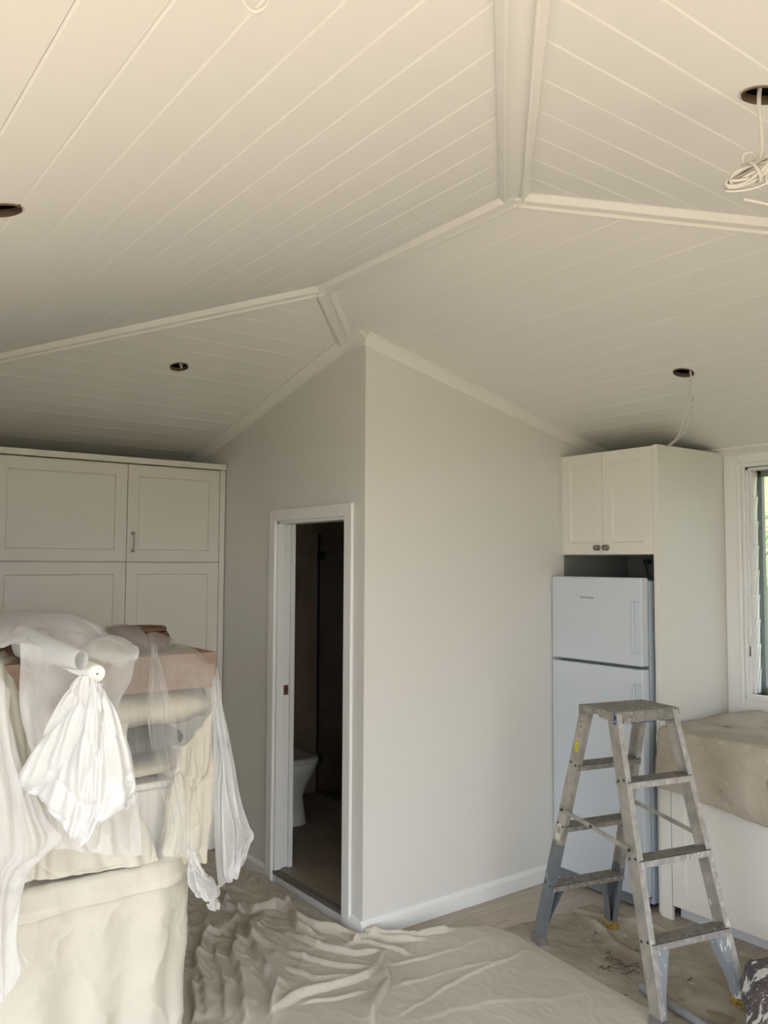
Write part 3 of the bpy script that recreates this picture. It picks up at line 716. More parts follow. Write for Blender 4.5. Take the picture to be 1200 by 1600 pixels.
def grid_obj(name, P, m, parent=None, thick=.0, **kw):
    """P: (n,m,3) array -> one mesh; thickness by a modifier"""
    a, b = P.shape[:2]; me = bpy.data.meshes.new(name)
    idx = np.arange(a*b).reshape(a, b)
    q = np.stack([idx[:-1, :-1], idx[1:, :-1], idx[1:, 1:], idx[:-1, 1:]], -1).reshape(-1, 4)
    off = np.array(wloc(parent)) if parent else np.zeros(3)
    me.vertices.add(a*b); me.vertices.foreach_set('co', (P-off).reshape(-1).astype(np.float32))
    me.loops.add(q.size); me.loops.foreach_set('vertex_index', q.reshape(-1).astype(np.int32))
    me.polygons.add(len(q)); me.polygons.foreach_set('loop_start', np.arange(0, q.size, 4, dtype=np.int32)); me.polygons.foreach_set('loop_total', np.full(len(q), 4, np.int32))
    me.polygons.foreach_set('use_smooth', np.ones(len(q), bool)); me.update(calc_edges=True); me.materials.append(m)
    o = bpy.data.objects.new(name, me); COL.objects.link(o); o.parent = parent
    if thick:
        s_ = o.modifiers.new('s', 'SOLIDIFY'); s_.thickness = thick; s_.offset = -1
    tag(o, **kw); return o
def curve_pts(pts, n):
    P = np.array(pts, float); L = np.concatenate([[0], np.cumsum(np.hypot(*(P[1:]-P[:-1]).T[:2]))]); t = np.linspace(0, L[-1], n)
    return np.stack([np.interp(t, L, P[:, i]) for i in range(P.shape[1])], 1)

# ------------------------------------------------------------------ main drop cloth on the floor
def Z5(x, y): return floor_at(280+x/1.5385, 1300+y/1.5385)
back = [(-4.88, 2.392), (-4.5, 2.390), (-4.0, 2.392), (-3.7, 2.385), (-3.46, 2.378), (-3.35, 2.40)]+[floor_at(*p) for p in ((588, 1467), (630, 1464), (663, 1466), (710, 1455), (761, 1451), (800, 1462), (839, 1483), (930, 1536), (1021, 1586))]+[(-1.75, 2.86), (-1.45, 2.80)]
NB_, NV = 560, 380; TXm, TYm = -2.72, 1.27
Bk = curve_pts(back, NB_)
Fr = curve_pts([(-4.88, .1), (-3.9, .1), (-3.0, .1), (-2.2, .6), (-1.6, .9), (-1.1, 1.1)], NB_)
v = np.linspace(0, 1, NV)[None, :, None]**1.15
G = Bk[:, None, :]*(1-v)+Fr[:, None, :]*v; X, Y = G[..., 0].copy(), G[..., 1].copy()
X0, Y0 = X.copy(), Y.copy()
Hh = np.full(X.shape, .004)
ridges = [  # pixel polyline in the photograph crop, height, width, sharpness side
    ([(165, 85), (215, 165), (290, 232), (400, 262), (500, 272), (600, 262)], .030, .045),
    ([(195, 60), (250, 120), (330, 190), (400, 225)], .018, .04),
    ([(400, 285), (470, 268), (560, 258), (660, 246)], .030, .035),
    ([(180, 215), (165, 270), (190, 340), (225, 390), (228, 470)], .048, .045),
    ([(175, 212), (230, 196), (262, 215), (290, 250), (330, 262)], .042, .035),
    ([(118, 225), (62, 265), (38, 350), (60, 460)], .035, .05),
    ([(140, 235), (130, 330), (150, 470)], .038, .045),
    ([(92, 150), (110, 190), (160, 205)], .03, .04),
    ([(120, 130), (160, 160), (210, 175), (240, 190)], .022, .025),
    ([(228, 455), (300, 412), (380, 386), (452, 366), (488, 325), (500, 300)], .032, .030),
    ([(465, 470), (500, 385), (490, 345)], .038, .03),
    ([(250, 300), (350, 332), (455, 345)], .018, .04),
    ([(240, 340), (330, 370), (420, 368)], .016, .03),
    ([(270, 262), (340, 290), (430, 310), (500, 300)], .022, .03),
    ([(330, 240), (420, 280), (520, 290), (560, 300)], .018, .025),
    ([(300, 430), (370, 420), (450, 400)], .010, .022),
    ([(520, 458), (700, 360), (860, 287)], .008, .016),
    ([(505, 385), (640, 350), (770, 322)], .006, .03),
    ([(500, 330), (620, 300), (730, 262)], .007, .025),
    ([(560, 470), (760, 420), (980, 400)], .004, .05),
    ([(20, 380), (30, 470)], .03, .04), ([(90, 300), (100, 460)], .02, .03),
]
wob = (fbm(X*5, Y*5, 3, 11)-.5)*.10; wob2 = (fbm(X*5+9, Y*5, 3, 17)-.5)*.10
for k_, (pl, h, wd_) in enumerate(ridges):
    pts = [Z5(*p) for p in pl]; d, tt = poly_d(X+wob*.7, Y+wob2*.7, pts)
    vary = .65+.7*vnoise(tt*5, np.full(tt.shape, k_*3.3), 31)
    endf = np.clip(np.minimum(tt, 1-tt)*8, .0, 1)
    s_ = np.where(d > 0, wd_*.20, wd_*1.0)
    Hh = np.maximum(Hh, 0)+h*vary*(.25+.75*endf)*np.exp(-np.abs(d/s_)**1.15)-.12*h*endf*np.exp(-((d-wd_*.45)/.010)**2)
# crumple, strongest at left
amt = np.clip((-2.95-X)/.9, 0.08, 1)
a1 = fbm(X*2.2+Y*1.2, (Y-X)*6.5, 4, 5); Hh += amt*.016*np.abs(a1-.5)*2
a2 = 1-np.abs(fbm(X*3.2+wob*9, Y*7.5+wob2*9, 2, 25)*2-1); Hh += amt*.014*a2**6
a4 = 1-np.abs(fbm((X+Y)*5+wob*6, (X-Y)*2.4, 2, 29)*2-1); Hh += amt*.016*a4**8
a3 = 1-np.abs(fbm(X*9+wob*20, Y*13+wob2*20, 2, 47)*2-1); Hh += (amt*.008+.0012)*a3**5
Hh += .003*fbm(X*3, Y*3, 3, 77)
edge = np.clip(np.linspace(0, 1, NV)[None, :]*22, 0, 1); Hh = .004+Hh*(.35+.65*edge)
und = np.clip((TXm-X)*12, 0, 1)*np.clip((TYm-Y)*12, 0, 1); Hh = Hh*(1-und)+.003*und
for lx_, ly_ in ((-2.84, 3.01), (-2.74, 3.44), (-2.05, 2.86), (-1.95, 3.30)):
    Hh = Hh*(1-np.exp(-((X-lx_)**2+(Y-ly_)**2)/.004))+.003*np.exp(-((X-lx_)**2+(Y-ly_)**2)/.004)
wallm = (Y0 > 2.36) & (X0 < -3.37)
Pm = np.stack([X, Y, Hh+.006], -1)
grid_obj('drop_cloth', Pm, MT['canvas'], thick=.003, label='crumpled beige canvas drop cloth spread over the floor by the doorway', cat='drop cloth')

# ------------------------------------------------------------------ stained cloth under the ladder
def Z4(x, y): return floor_at(820+x/3.158, 1300+y/3.158)
c00, c10 = Z4(215, 345), (-1.45, 3.855); c01, c11 = Z4(95, 575), (-1.35, 2.75)
NA, NC = 320, 240
U, Vv = np.meshgrid(np.linspace(0, 1, NA), np.linspace(0, 1, NC), indexing='ij')
tl_, tr_, bl_, br_ = np.array((-2.98, 3.62)), np.array((-1.2, 3.79)), np.array((-3.03, 2.95)), np.array((-1.3, 2.55))
G = (tl_*(1-U)[..., None]+tr_*U[..., None])*(1-Vv)[..., None]+(bl_*(1-U)[..., None]+br_*U[..., None])*Vv[..., None]
G = G+np.stack([(fbm(U*4, Vv*4, 3, 91)-.5)*.05, (fbm(U*6, Vv*4, 3, 95)-.5)*.06], -1)
X, Y = G[..., 0], G[..., 1]; Hh = np.full(X.shape, .002)
for k_, (pl, h, wd_) in enumerate([([(320, 440), (400, 500), (440, 560), (560, 625)], .014, .022), ([(250, 398), (400, 425), (560, 455), (760, 505)], .012, .014),
        ([(480, 400), (620, 450), (800, 480)], .016, .018), ([(500, 430), (640, 470), (780, 500)], .012, .016), ([(1090, 575), (1200, 585)], .012, .02),
        ([(740, 680), (780, 720), (800, 800)], .012, .02), ([(840, 700), (1000, 680), (1200, 640)], .008, .03), ([(900, 740), (1040, 830)], .006, .02)]):
    pts = [Z4(*p) for p in pl]; d, tt = poly_d(X, Y, pts); Hh += h*np.exp(-np.abs(d/wd_)**1.7)
Hh += .008*(1-np.abs(fbm(X*5, Y*5, 4, 61)*2-1))**3+.002*fbm(X*20, Y*20, 3, 64)
grid_obj('stained_drop_cloth', np.stack([X, Y, Hh+.001], -1), MT['stained'], thick=.0015, label='dirty brown-stained drop cloth under the stepladder', cat='drop cloth')

# ------------------------------------------------------------------ cloth over the bench
xs_ = np.linspace(-2.662, XR-.05, 330)
prof = []   # y,z from the back to the hem
for t in np.linspace(0, 1, 150): prof.append(t)
prof = np.array(prof)
Xg, Tg = np.meshgrid(xs_, prof, indexing='ij')
hem = np.interp(xs_, [-2.662, -2.40, -2.09, -1.5, 0, .5], [.672, .650, .610, .56, .60, .6])[:, None]
top = .955
yfront = by-.035
s1 = .62; Yg = np.where(Tg < s1, (YB-.045)+(yfront-(YB-.045))*(Tg/s1), yfront); Zg = np.where(Tg < s1, top, top-(Tg-s1)/(1-s1)*(top-hem))
rr_ = .02   # soften the front edge
dd_ = np.abs(Tg-s1); near = np.exp(-(dd_/.03)**2); Zg -= near*.010; Yg += near*.008
fold = (fbm(Xg*4, Tg*2, 4, 7)-.5)
down = np.clip((Tg-s1)/(1-s1), 0, 1)
Yg -= down*(.012+.035*fbm(Xg*6+1, down*1.5, 3, 8))*1.0
crk = 1-np.abs(fbm(Xg*9, Tg*9, 4, 9)*2-1)
Zg += (1-down)*(.009*crk**3+.006*fold+.002)
Yg -= down*.010*crk**2
bk = np.clip(1-Tg/.22, 0, 1)*np.clip((Xg+2.62)*8, 0, 1)   # bunched folds along the window wall
Zg += bk**.7*(.012+.020*np.abs(np.sin(Tg*34+Xg*3+2*fbm(Xg*3, Tg*3, 2, 3)))+.030*fbm(Xg*5, Tg*14, 3, 21))
lump = np.exp(-((Xg+2.56)/.07)**2-((Tg-.20)/.10)**2); Zg += lump*.030
Xg = Xg + down*(-.006+.02*(fbm(Xg*3, Tg*4, 2, 2)-.5))*(Xg > -2.64)
grid_obj('bench_drop_cloth', np.stack([Xg, Yg, Zg], -1), MT['counter_cloth'], thick=.002, label='stained brown cloth draped over the kitchen bench below the window', cat='drop cloth')

# ------------------------------------------------------------------ stepladder
LX, LY, LYAW, LH, WT, WB, ST, SB = -2.391, 3.161, -.223, 1.150, .335, .45, .177, .818
ld = empty('stepladder', (LX, LY, .014), 'paint-spattered aluminium double-sided stepladder in front of the fridge', 'stepladder', rz=LYAW)
def railpt(sa, sb, z):
    t = z/LH; return Vector((sa*(SB/2*(1-t)+ST/2*t), sb*(WB/2*(1-t)+WT/2*t), z))
def lobj(n, mb, m, parent=ld, **k): return obj(n, mb, MT[m], parent, local=True, **k)
def chan(sa, sb, z0, z1, D=.062, Fl=.026, t=.004):
    """C channel along a rail between heights, web outside, flanges inward"""
    a, b = railpt(sa, sb, z0), railpt(sa, sb, z1); d = (b-a).normalized(); o = Vector((0, sb, 0)); o = (o-d*o.dot(d)).normalized(); e_ = d.cross(o).normalized()
    if e_.x*sa < 0: e_ = -e_
    m = MB(); ends = [(-D/2, 0), (D/2, 0), (D/2, -Fl), (D/2-t*1.3, -Fl), (D/2-t, -t), (-D/2+t, -t), (-D/2+t*1.3, -Fl), (-D/2, -Fl)]
    L0 = [a+e_*p+o*q for p, q in ends]; m.prism(L0, b-a); return m, d, o, e_, a, b
rails = {}
for sa in (1, -1):
    for sb in (-1, 1):
        grey = sa < 0
        if grey:
            m, d, o, e_, a, b = chan(sa, sb, .50 if sb < 0 else .33, LH-.012); r = lobj('rail', m, 'alu')
            m2, *_ = chan(sa, sb, .03, .4995 if sb < 0 else .3295); lobj('painted_lower_rail', m2, 'greypaint', r, label='lower rail painted slate grey')
        else:
            m, d, o, e_, a, b = chan(sa, sb, .03, LH-.012); r = lobj('rail', m, 'alu')
            ed = MB()      # bright worn lip of the outer flange
            ed.prism([a+e_*(.0312)+o*.0005, a+e_*(.0325)+o*.0005, a+e_*(.0325)-o*.0265, a+e_*(.0312)-o*.0265], b-a); lobj('worn_edge', ed, 'alu_edge', r)
        rails[(sa, sb)] = (r, d, o, e_)
        # foot
        f = MB(); p = railpt(sa, sb, .02); f.xbox(Matrix.Translation(p-o*.012+Vector((0, 0, -.002))), .078, .036, .044, .004)
        lobj('foot', f, 'rubber' if (sa < 0 and sb < 0) or (sa > 0 and sb < 0) else 'yellow')
        # rivet holes at every tread
        hm = MB()
        for z in (.293, .586, .879):
            for q in (-.018, .018):
                c = railpt(sa, sb, z)+e_*q+o*.0002; hm.tube([c, c+o*.002], [.0065, .005], 10)
        lobj('rivet', hm, 'blackhole', r, kind='stuff')
# treads
for sa in (1, -1):
    for i, z in enumerate((.293, .586, .879)):
        p = railpt(sa, 1, z); hw = p.y-.005; cx_ = p.x-sa*.0; m = MB()
        m.box(cx_-.038, cx_+.038, -hw, hw, z-.004, z)
        for k_ in range(6): m.box(cx_-.034+k_*.0125, cx_-.029+k_*.0125, -hw, hw, z, z+.002)
        for q in (-.038, .035): m.box(cx_+q, cx_+q+.003, -hw, hw, z-.026, z)
        tr_o = lobj('tread', m, 'tread')
        fm = MB().box(cx_+sa*.038, cx_+sa*.0395, -hw, hw, z-.027, z-.002); lobj('tread_lip', fm, 'alu_edge', tr_o)
# gusset plates under the lowest treads
for sa in (1, -1):
    for sb in (1, -1):
        r, d, o, e_ = rails[(sa, sb)]
        a = railpt(sa, sb, .265); b = railpt(sa, sb, .03); inn = Vector((0, -sb, 0)); m = MB()
        fo = e_*.0285; m.prism([a+inn*.001+fo, a+inn*.092+fo, railpt(sa, sb, .10)+inn*.040+fo, b+inn*.03+fo, b+inn*.001+fo], e_*.002)
        # side flange of the gusset
        m.prism([a+inn*.090+fo, a+inn*.093+fo, railpt(sa, sb, .10)+inn*.041+fo, b+inn*.031+fo, b+inn*.028+fo, railpt(sa, sb, .10)+inn*.038+fo], e_*(-.045))
        lobj('gusset', m, 'gusset' if sa > 0 else 'greypaint')
# top cap
m = MB(); m.box(-.118, .118, -WT/2-.012, WT/2+.012, LH-.004, LH+.004, .002)
for s_ in (-1, 1):
    m.box(s_*.118-.002, s_*.118+.002, -WT/2-.012, WT/2+.012, LH-.045, LH+.002, .001)
for k_ in range(12): m.box(-.10+k_*.0175, -.094+k_*.0175, -WT/2-.004, WT/2+.004, LH+.003, LH+.006)
tc_ = lobj('top_cap', m, 'topcap')
m = MB(); m.prism([(.1198, -WT/2-.013+a_*.055, LH-.046+b_*.05) for a_, b_ in ((0, 0), (.5, -.03), (1.0, .02), (.9, .3), (.62, .35), (.7, .6), (.35, .55), (.3, .8), (.12, 1), (0, .95))], (.0014, 0, 0)); m.box(.1198, .1212, -WT/2+.05, WT/2+.013, LH-.0475, LH-.044, .0005)
lobj('paint_stain', m, 'blue', tc_, label='smeared dark blue paint')
for sb in (-1, 1):
    m = MB(); m.prism([(-.119, sb*(WT/2+.012), LH), (.119, sb*(WT/2+.012), LH), (.119, sb*(WT/2+.012), LH-.035), (.03, sb*(WT/2+.012), LH-.03), (0, sb*(WT/2+.012), LH-.014), (-.03, sb*(WT/2+.012), LH-.03), (-.119, sb*(WT/2+.012), LH-.035)], (0, sb*.002, 0))
    lobj('cap_side', m, 'topcap', tc_)
# spreader bars
for sb in (-1, 1):
    A, B = railpt(-1, sb, .66)+Vector((0, sb*.006, 0)), railpt(1, sb, .62)+Vector((0, sb*.006, 0)); Mid = (A+B)/2+Vector((-.02, 0, .004))
    m = MB()
    for p, q in ((A, Mid), (Mid, B)):
        d = (q-p).normalized(); nn = Vector((0, 0, 1)); nn = (nn-d*nn.dot(d)).normalized()
        m.prism([p-nn*.010-d*.01, p+nn*.010-d*.01, q+nn*.010+d*.01, q-nn*.010+d*.01], (0, sb*.003, 0))
    sp_ = lobj('spreader_bar', m, 'alu'); m = MB()
    for p in (A, Mid, B): m.cyl(p+Vector((0, sb*.002, 0)), p+Vector((0, sb*.008, 0)), .007, 12)
    lobj('pivot', m, 'blackhole', sp_, kind='stuff')
# stickers on the left back rail
r, d, o, e_ = rails[(-1, -1)]
def sticker(z0, z1, w_, m, par=r, off=0.0, lift=.0008, lb=None, nm='sticker'):
    a, b = railpt(-1, -1, z0)+o*lift+e_*off, railpt(-1, -1, z1)+o*lift+e_*off
    return lobj(nm, MB().prism([a-e_*w_/2, a+e_*w_/2, b+e_*w_/2, b-e_*w_/2], o*.0004), m, par, label=lb)
sticker(.935, .985, .022, 'sticker_y', lb='small yellow sticker')
sticker(.99, 1.09, .008, 'redink', off=.0, lb='worn reddish lettering', nm='lettering')
s_ = sticker(.515, .59, .034, 'sticker_w', lb='torn white label with barcode')
bar = MB()
for k_ in range(7):
    a, b = railpt(-1, -1, .545)+o*.0014+e_*(-.010+k_*.0034), railpt(-1, -1, .575)+o*.0014+e_*(-.010+k_*.0034); bar.prism([a-e_*.0008, a+e_*.0008, b+e_*.0008, b-e_*.0008], o*.0002)
lobj('barcode', bar, 'ink', s_)

# ------------------------------------------------------------------ bits on the floor
p0, p1 = floor_at(1003, 1546, .02), floor_at(1108, 1612, .02)
dv = (Vector(p1+(0,))-Vector(p0+(0,))); p1 = (p0[0]+dv.x*2.6, p0[1]+dv.y*2.6)
pp = empty('grey_pipe', (p0[0], p0[1], .02), 'grey plastic tube lying on the cloth beside the ladder leg', 'tube')
pm = MB().tube([(p0[0], p0[1], .030), (p1[0], p1[1], .036)], .0165, 20, cap=False)
pm.tube([(p0[0], p0[1], .030), (p1[0], p1[1], .036)], .0145, 20, cap=False)
obj('tube_wall', pm, MT['pipe'], pp)
obj('collar', MB().tube([(p0[0], p0[1], .030), (p0[0]+dv.x*.12, p0[1]+dv.y*.12, .0304)], .019, 20, cap=False), MT['pipe'], pp)
rt_ = random.Random(12)
tw_pos = [(390, 700, .05), (430, 705, .09), (470, 690, .07), (505, 700, .06), (530, 690, .05), (548, 680, .04), (500, 735, .05), (540, 720, .05), (410, 650, .03), (440, 660, .05), (470, 672, .05), (350, 530, .025), (810, 760, .025), (555, 615, .03), (410, 625, .02)]
tcount = 0
for (x_, y_, L) in tw_pos:
    cx_, cy_ = Z4(x_, y_); a = rt_.uniform(-.9, .9)+.6; m = MB()
    p = [Vector((cx_+math.cos(a)*L*(t-.5)+rt_.uniform(-.006, .006), cy_+math.sin(a)*L*(t-.5)+rt_.uniform(-.006, .006), .018+.010*math.sin(t*3))) for t in (0, .33, .66, 1)]
    m.tube(smooth(p, 4), .0016, 6)
    lf = p[1]+Vector((0, 0, .001)); s2 = Vector((math.cos(a+1), math.sin(a+1), .15)); t2 = Vector((math.cos(a), math.sin(a), 0))
    l_ = .010 if L < .06 else .014
    m.prism([lf, lf+s2*l_+t2*l_*.6, lf+s2*l_*1.8+t2*l_*.2, lf+s2*l_-t2*l_*.3], (0, 0, .001))
    obj('dry_twig', m, MT['twig'], label='small dark dry twig or curled leaf on the stained cloth between ladder legs', cat='twig', group='dry twigs and leaves on the stained cloth')
# paint-spattered roll at the lower right corner
c0 = at(1215, 1640, 2.55); zc0 = .0
q0_ = floor_at(1190, 1640, .09)
n_ = 90; th_, ln = np.meshgrid(np.linspace(0, 2*np.pi, 70), np.linspace(-.45, .45, n_), indexing='ij')
rr2 = .105+.012*(fbm(th_*1.5, ln*6, 3, 14)-.5)*2+.006*np.sin(th_*7+ln*5)
rr2 = rr2*np.where(np.abs(ln) > .42, .93, 1)
cxr, cyr = floor_at(1220, 1640, .10)
di = np.array([.55, -.835]); pe = np.array([.835, .55])
Xr = cxr+di[0]*(ln-.0)+pe[0]*rr2*np.cos(th_); Yr = cyr+di[1]*(ln-.0)+pe[1]*rr2*np.cos(th_); Zr = .108+.02+np.maximum(rr2*np.sin(th_), -.115)
Pr = np.stack([Xr, Yr, Zr], -1)
ends_ = []
rl = empty('rolled_cloth', (cxr, cyr, .01), 'dark purple-grey paint-spattered roll at the lower right corner', 'rolled cloth')
grid_obj('roll', Pr, MT['spatter_cloth'], rl)
for e_i in (0, -1):
    ring = [tuple(p) for p in Pr[:-1, e_i]]; cen = tuple(np.mean(Pr[:-1, e_i], 0)); k_ = len(ring)
    obj('roll_end', MB().add(ring+[cen], [(i, (i+1) % k_, k_) for i in range(k_)]), MT['spatter_cloth'], rl)

# ------------------------------------------------------------------ the covered pile at left
TX, TYR, TZ = -2.74, 1.27, .79
tb = empty('covered_table', (-3.2, .6, 0), 'table hidden under the pale cream cloth at the lower left', 'table')
obj('tabletop', MB().box(-3.62, TX-.03, -.35, TYR-.03, TZ-.035, TZ-.006, .006), MT['brownboard'], tb)
for a in (-3.55, TX-.13):
    for b in (-.28, TYR-.13): obj('leg', MB().box(a, a+.06, b, b+.06, 0, TZ-.035), MT['brownboard'], tb)
# pale cloth over the table
per = []   # perimeter of the top
R_ = .16
per += [(TX, y_) for y_ in np.linspace(-.33, TYR-R_, 60)]
per += [(TX-R_+R_*math.cos(t), TYR-R_+R_*math.sin(t)) for t in np.linspace(0, math.pi/2, 24)[1:]]
per += [(x_, TYR) for x_ in np.linspace(TX-R_, -3.63, 30)[1:]]
per = curve_pts(per, 420)
tg = np.gradient(per, axis=0); tg /= np.linalg.norm(tg, axis=1)[:, None]; nr = np.stack([tg[:, 1], -tg[:, 0]], 1)
if nr[10, 0] < 0: nr = -nr
s_len = np.linspace(0, 1, 420)
vv = np.linspace(0, 1, 260)
Sg, Vg = np.meshgrid(s_len, vv, indexing='ij')
inn_ = -.25*np.clip(1-Vg/.12, 0, 1)                     # inner strip on top
dwn = np.clip((Vg-.12)/.88, 0, 1)
Zg = np.where(Vg < .12, TZ+.004, TZ+.004-dwn*(TZ-.012))
arc = Sg*2.4
fam = dwn**.7*(.045+.018*np.sin(arc*3))
out_ = .014*dwn**.5*np.sin(arc*41+3*np.sin(arc*3.1)+dwn*1.2+4*fbm(arc*2, dwn*1.0, 2, 70))+.6*fam*np.sin(arc*17+2.2*np.sin(arc*2.3)+dwn*1.5+3*fbm(arc*1.5, dwn*1.2, 2, 71))+dwn*.008+.022*dwn**2*fbm(arc*3, dwn*2, 3, 72)
out_ -= .050*dwn*np.clip((Sg-.45)*4, 0, 1)
# roll of folded cloth round the edge
hemz = TZ-.075+.028*np.cos(arc*1.9+2.5)+.018*(fbm(arc*2, arc*0, 2, 5)-.5); band = np.clip((TZ+.01-Zg)/.05, 0, 1)*np.clip((Zg-hemz)/.007, 0, 1)
out_ += np.where(Vg >= .12, band*(.026+.008*fbm(arc*8, dwn*10, 3, 75)), 0)
crk = 1-np.abs(fbm(arc*6, Zg*5, 4, 79)*2-1); out_ += .010*crk**3*(dwn > 0)
out_ += inn_
PX = per[:, 0][:, None]+nr[:, 0][:, None]*out_; PYg = per[:, 1][:, None]+nr[:, 1][:, None]*out_
Zg = Zg+np.where(Vg < .12, .012*crk, 0)
grid_obj('table_cloth', np.stack([PX, PYg, Zg], -1), MT['canvas_light'], thick=.002, label='pale cream canvas cloth hanging to the floor over the covered table', cat='drop cloth')

# goods stacked on the table
def pillow(cx, cy, cz, a, b, c, m, name, parent=None, n=36, pw_=.55, **kw):
    mb = MB(); rings = []
    for i in range(n//2+1):
        ph_ = -math.pi/2+math.pi*i/(n//2); r = []
        for j in range(n):
            t = 2*math.pi*j/n; f = lambda v_, e: math.copysign(abs(v_)**e, v_)
            x_ = a*f(math.cos(ph_), .7)*f(math.cos(t), pw_); y_ = b*f(math.cos(ph_), .7)*f(math.sin(t), pw_); z_ = c*f(math.sin(ph_), .8)
            nn = noise.noise(Vector((x_*5+cx, y_*5, z_*9)))*.012
            r.append((cx+x_*(1+nn), cy+y_*(1+nn), cz+z_+nn*.6))
        rings.append(r)
    return obj(name, loft(rings, False), m, parent, **kw)
gx = -2.83
bxo = empty('storage_box', (-3.05, .80, TZ+.01), 'white storage box at the bottom of the pile behind the film', 'box')
obj('body', MB().box(-3.32, gx, .30, 1.20, TZ+.012, 1.02, .012), MT['whitebox'], bxo)
obj('lid', MB().box(-3.33, gx+.008, .29, 1.21, 1.02, 1.045, .008), MT['whitebox'], bxo)
pillow(-3.06, .84, 1.083, .25, .47, .038, MT['quilt'], 'folded_blanket', label='folded cream blanket on the white storage box', cat='blanket')
pillow(-3.06, .86, 1.165, .235, .44, .045, MT['greybag'], 'grey_cushion', label='dark grey cushion under the cream bolster', cat='cushion')
bo = empty('rolled_quilt', (-3.0, .82, 1.20), 'rolled cream quilt under the brown board, seen through film', 'quilt')
nb_ = 40; rings = []
for i in range(nb_+1):
    y_ = .22+1.15*i/nb_; e_ = min(1, 6*min(i, nb_-i)/nb_+.55)**.5
    rings.append([(-3.02+.165*e_*math.cos(2*math.pi*j/32), y_+.008*math.sin(j), 1.275+.068*e_*math.sin(2*math.pi*j/32)+.004*math.sin(i*.9+j*.4)) for j in range(32)])
obj('quilt_roll', loft(rings), MT['quilt'], bo)
obj('dark_lining', MB().tube([(-3.0, 1.368, 1.275), (-3.0, 1.38, 1.275)], .055, 24), MT['greybag'], bo)
bb = empty('wooden_tray_box', (-3.05, .7, 1.345), 'shallow brown timber box on top of the covered pile', 'box')
bz0, bz1 = 1.346, 1.472; x0_, x1_, y0_, y1_ = -3.32, -2.86, -.2, 1.375
obj('front_board', MB().box(x1_-.018, x1_, y0_, y1_, bz0, bz1, .002), MT['brownboard'], bb)
obj('back_board', MB().box(x0_, x0_+.018, y0_, y1_, bz0, bz1+.035, .002), MT['brownboard'], bb)
for b in (y0_, y1_-.018): obj('side_board', MB().box(x0_+.018, x1_-.018, b, b+.018, bz0, bz1, .002), MT['brownboard'], bb)
obj('top_board', MB().box(x0_+.018, x1_-.018, y0_+.018, y1_-.018, bz1-.016, bz1, .001), MT['brownboard'], bb)
obj('bottom_board', MB().box(x0_+.018, x1_-.018, y0_+.018, y1_-.018, bz0, bz0+.012), MT['brownboard'], bb)
bk_ = empty('woven_basket', (-3.04, 1.135, 1.475), 'oval brown woven basket on the timber box, under clear film', 'basket')
wv = MB(); nt_ = 7
for i in range(nt_):
    z = 1.480+i*.0095; f = 1-.25*(abs(i-3)/5)**2
    wv.tube([(-3.04+.10*f*math.cos(2*math.pi*j/36), 1.135+.125*f*math.sin(2*math.pi*j/36), z+.0015*math.sin(j*math.pi)) for j in range(36)], .0062, 7, closed=True)
obj('woven_side', wv, MT['wicker'], bk_)
obj('rim', MB().tube([(-3.04+.084*math.cos(2*math.pi*j/36), 1.135+.106*math.sin(2*math.pi*j/36), 1.553) for j in range(36)], .009, 9, closed=True), MT['wicker'], bk_)
obj('base', MB().lathe([(.001, 1.476), (.08, 1.476), (.085, 1.482)], (-3.04, 1.135, 0), 30, 1, 1.25), MT['wicker'], bk_)
obj('lid', MB().lathe([(.001, 1.558), (.055, 1.556), (.082, 1.549)], (-3.04, 1.135, 0), 30, 1, 1.25), MT['wicker'], bk_)

# film sheets: control grids -> smooth surfaces with pulled creases
def cr1(P, n):
    """catmull-rom resample along axis 0"""
    k_ = len(P); t = np.linspace(0, k_-1, n); i = np.clip(t.astype(int), 0, k_-2); f = (t-i)[:, None, None]
    p = lambda j: P[np.clip(j, 0, k_-1)]
    p0, p1, p2, p3 = p(i-1), p(i), p(i+1), p(i+2)
    return .5*(2*p1+(p2-p0)*f+(2*p0-5*p1+4*p2-p3)*f*f+(3*p1-p0-3*p2+p3)*f**3)
def sheet(name, rows, m, nu=150, nv=120, fold=.012, nf=9, crease=.006, seed=0, hemjit=.006, thick=0, **kw):
    C = np.array([[tuple(at(*p)) for p in r] for r in rows])          # rows x cols x 3
    A = cr1(C, nv); A = cr1(A.transpose(1, 0, 2), nu)                  # nu x nv x 3
    du = np.gradient(A, axis=0); dv_ = np.gradient(A, axis=1); N_ = np.cross(du, dv_); N_ /= np.linalg.norm(N_, axis=2)[..., None]+1e-9
    U_, V_ = np.meshgrid(np.linspace(0, 1, nu), np.linspace(0, 1, nv), indexing='ij')
    ph_ = U_*nf*6.283+3*fbm(U_*3, V_*1.3, 2, seed)*2
    d = fold*(.25+.75*V_)*(np.sin(ph_)*.6+.4*np.sin(ph_*2.3+seed))
    cr_ = 1-np.abs(fbm(U_*3.5+V_*1.2, V_*1.6, 2, seed+5)*2-1); d += crease*(cr_**5)*2.2
    cr_ = 1-np.abs(fbm(U_*2-V_*3.4, V_*3+U_*2, 2, seed+9)*2-1); d += crease*.8*(cr_**6)
    A = A+N_*d[..., None]
    A[:, -6:, 2] += (hemjit*(fbm(U_*10, V_*2, 2, seed+2)-.5)*2)[:, -6:]
    return grid_obj(name, A, m, thick=thick, **kw)
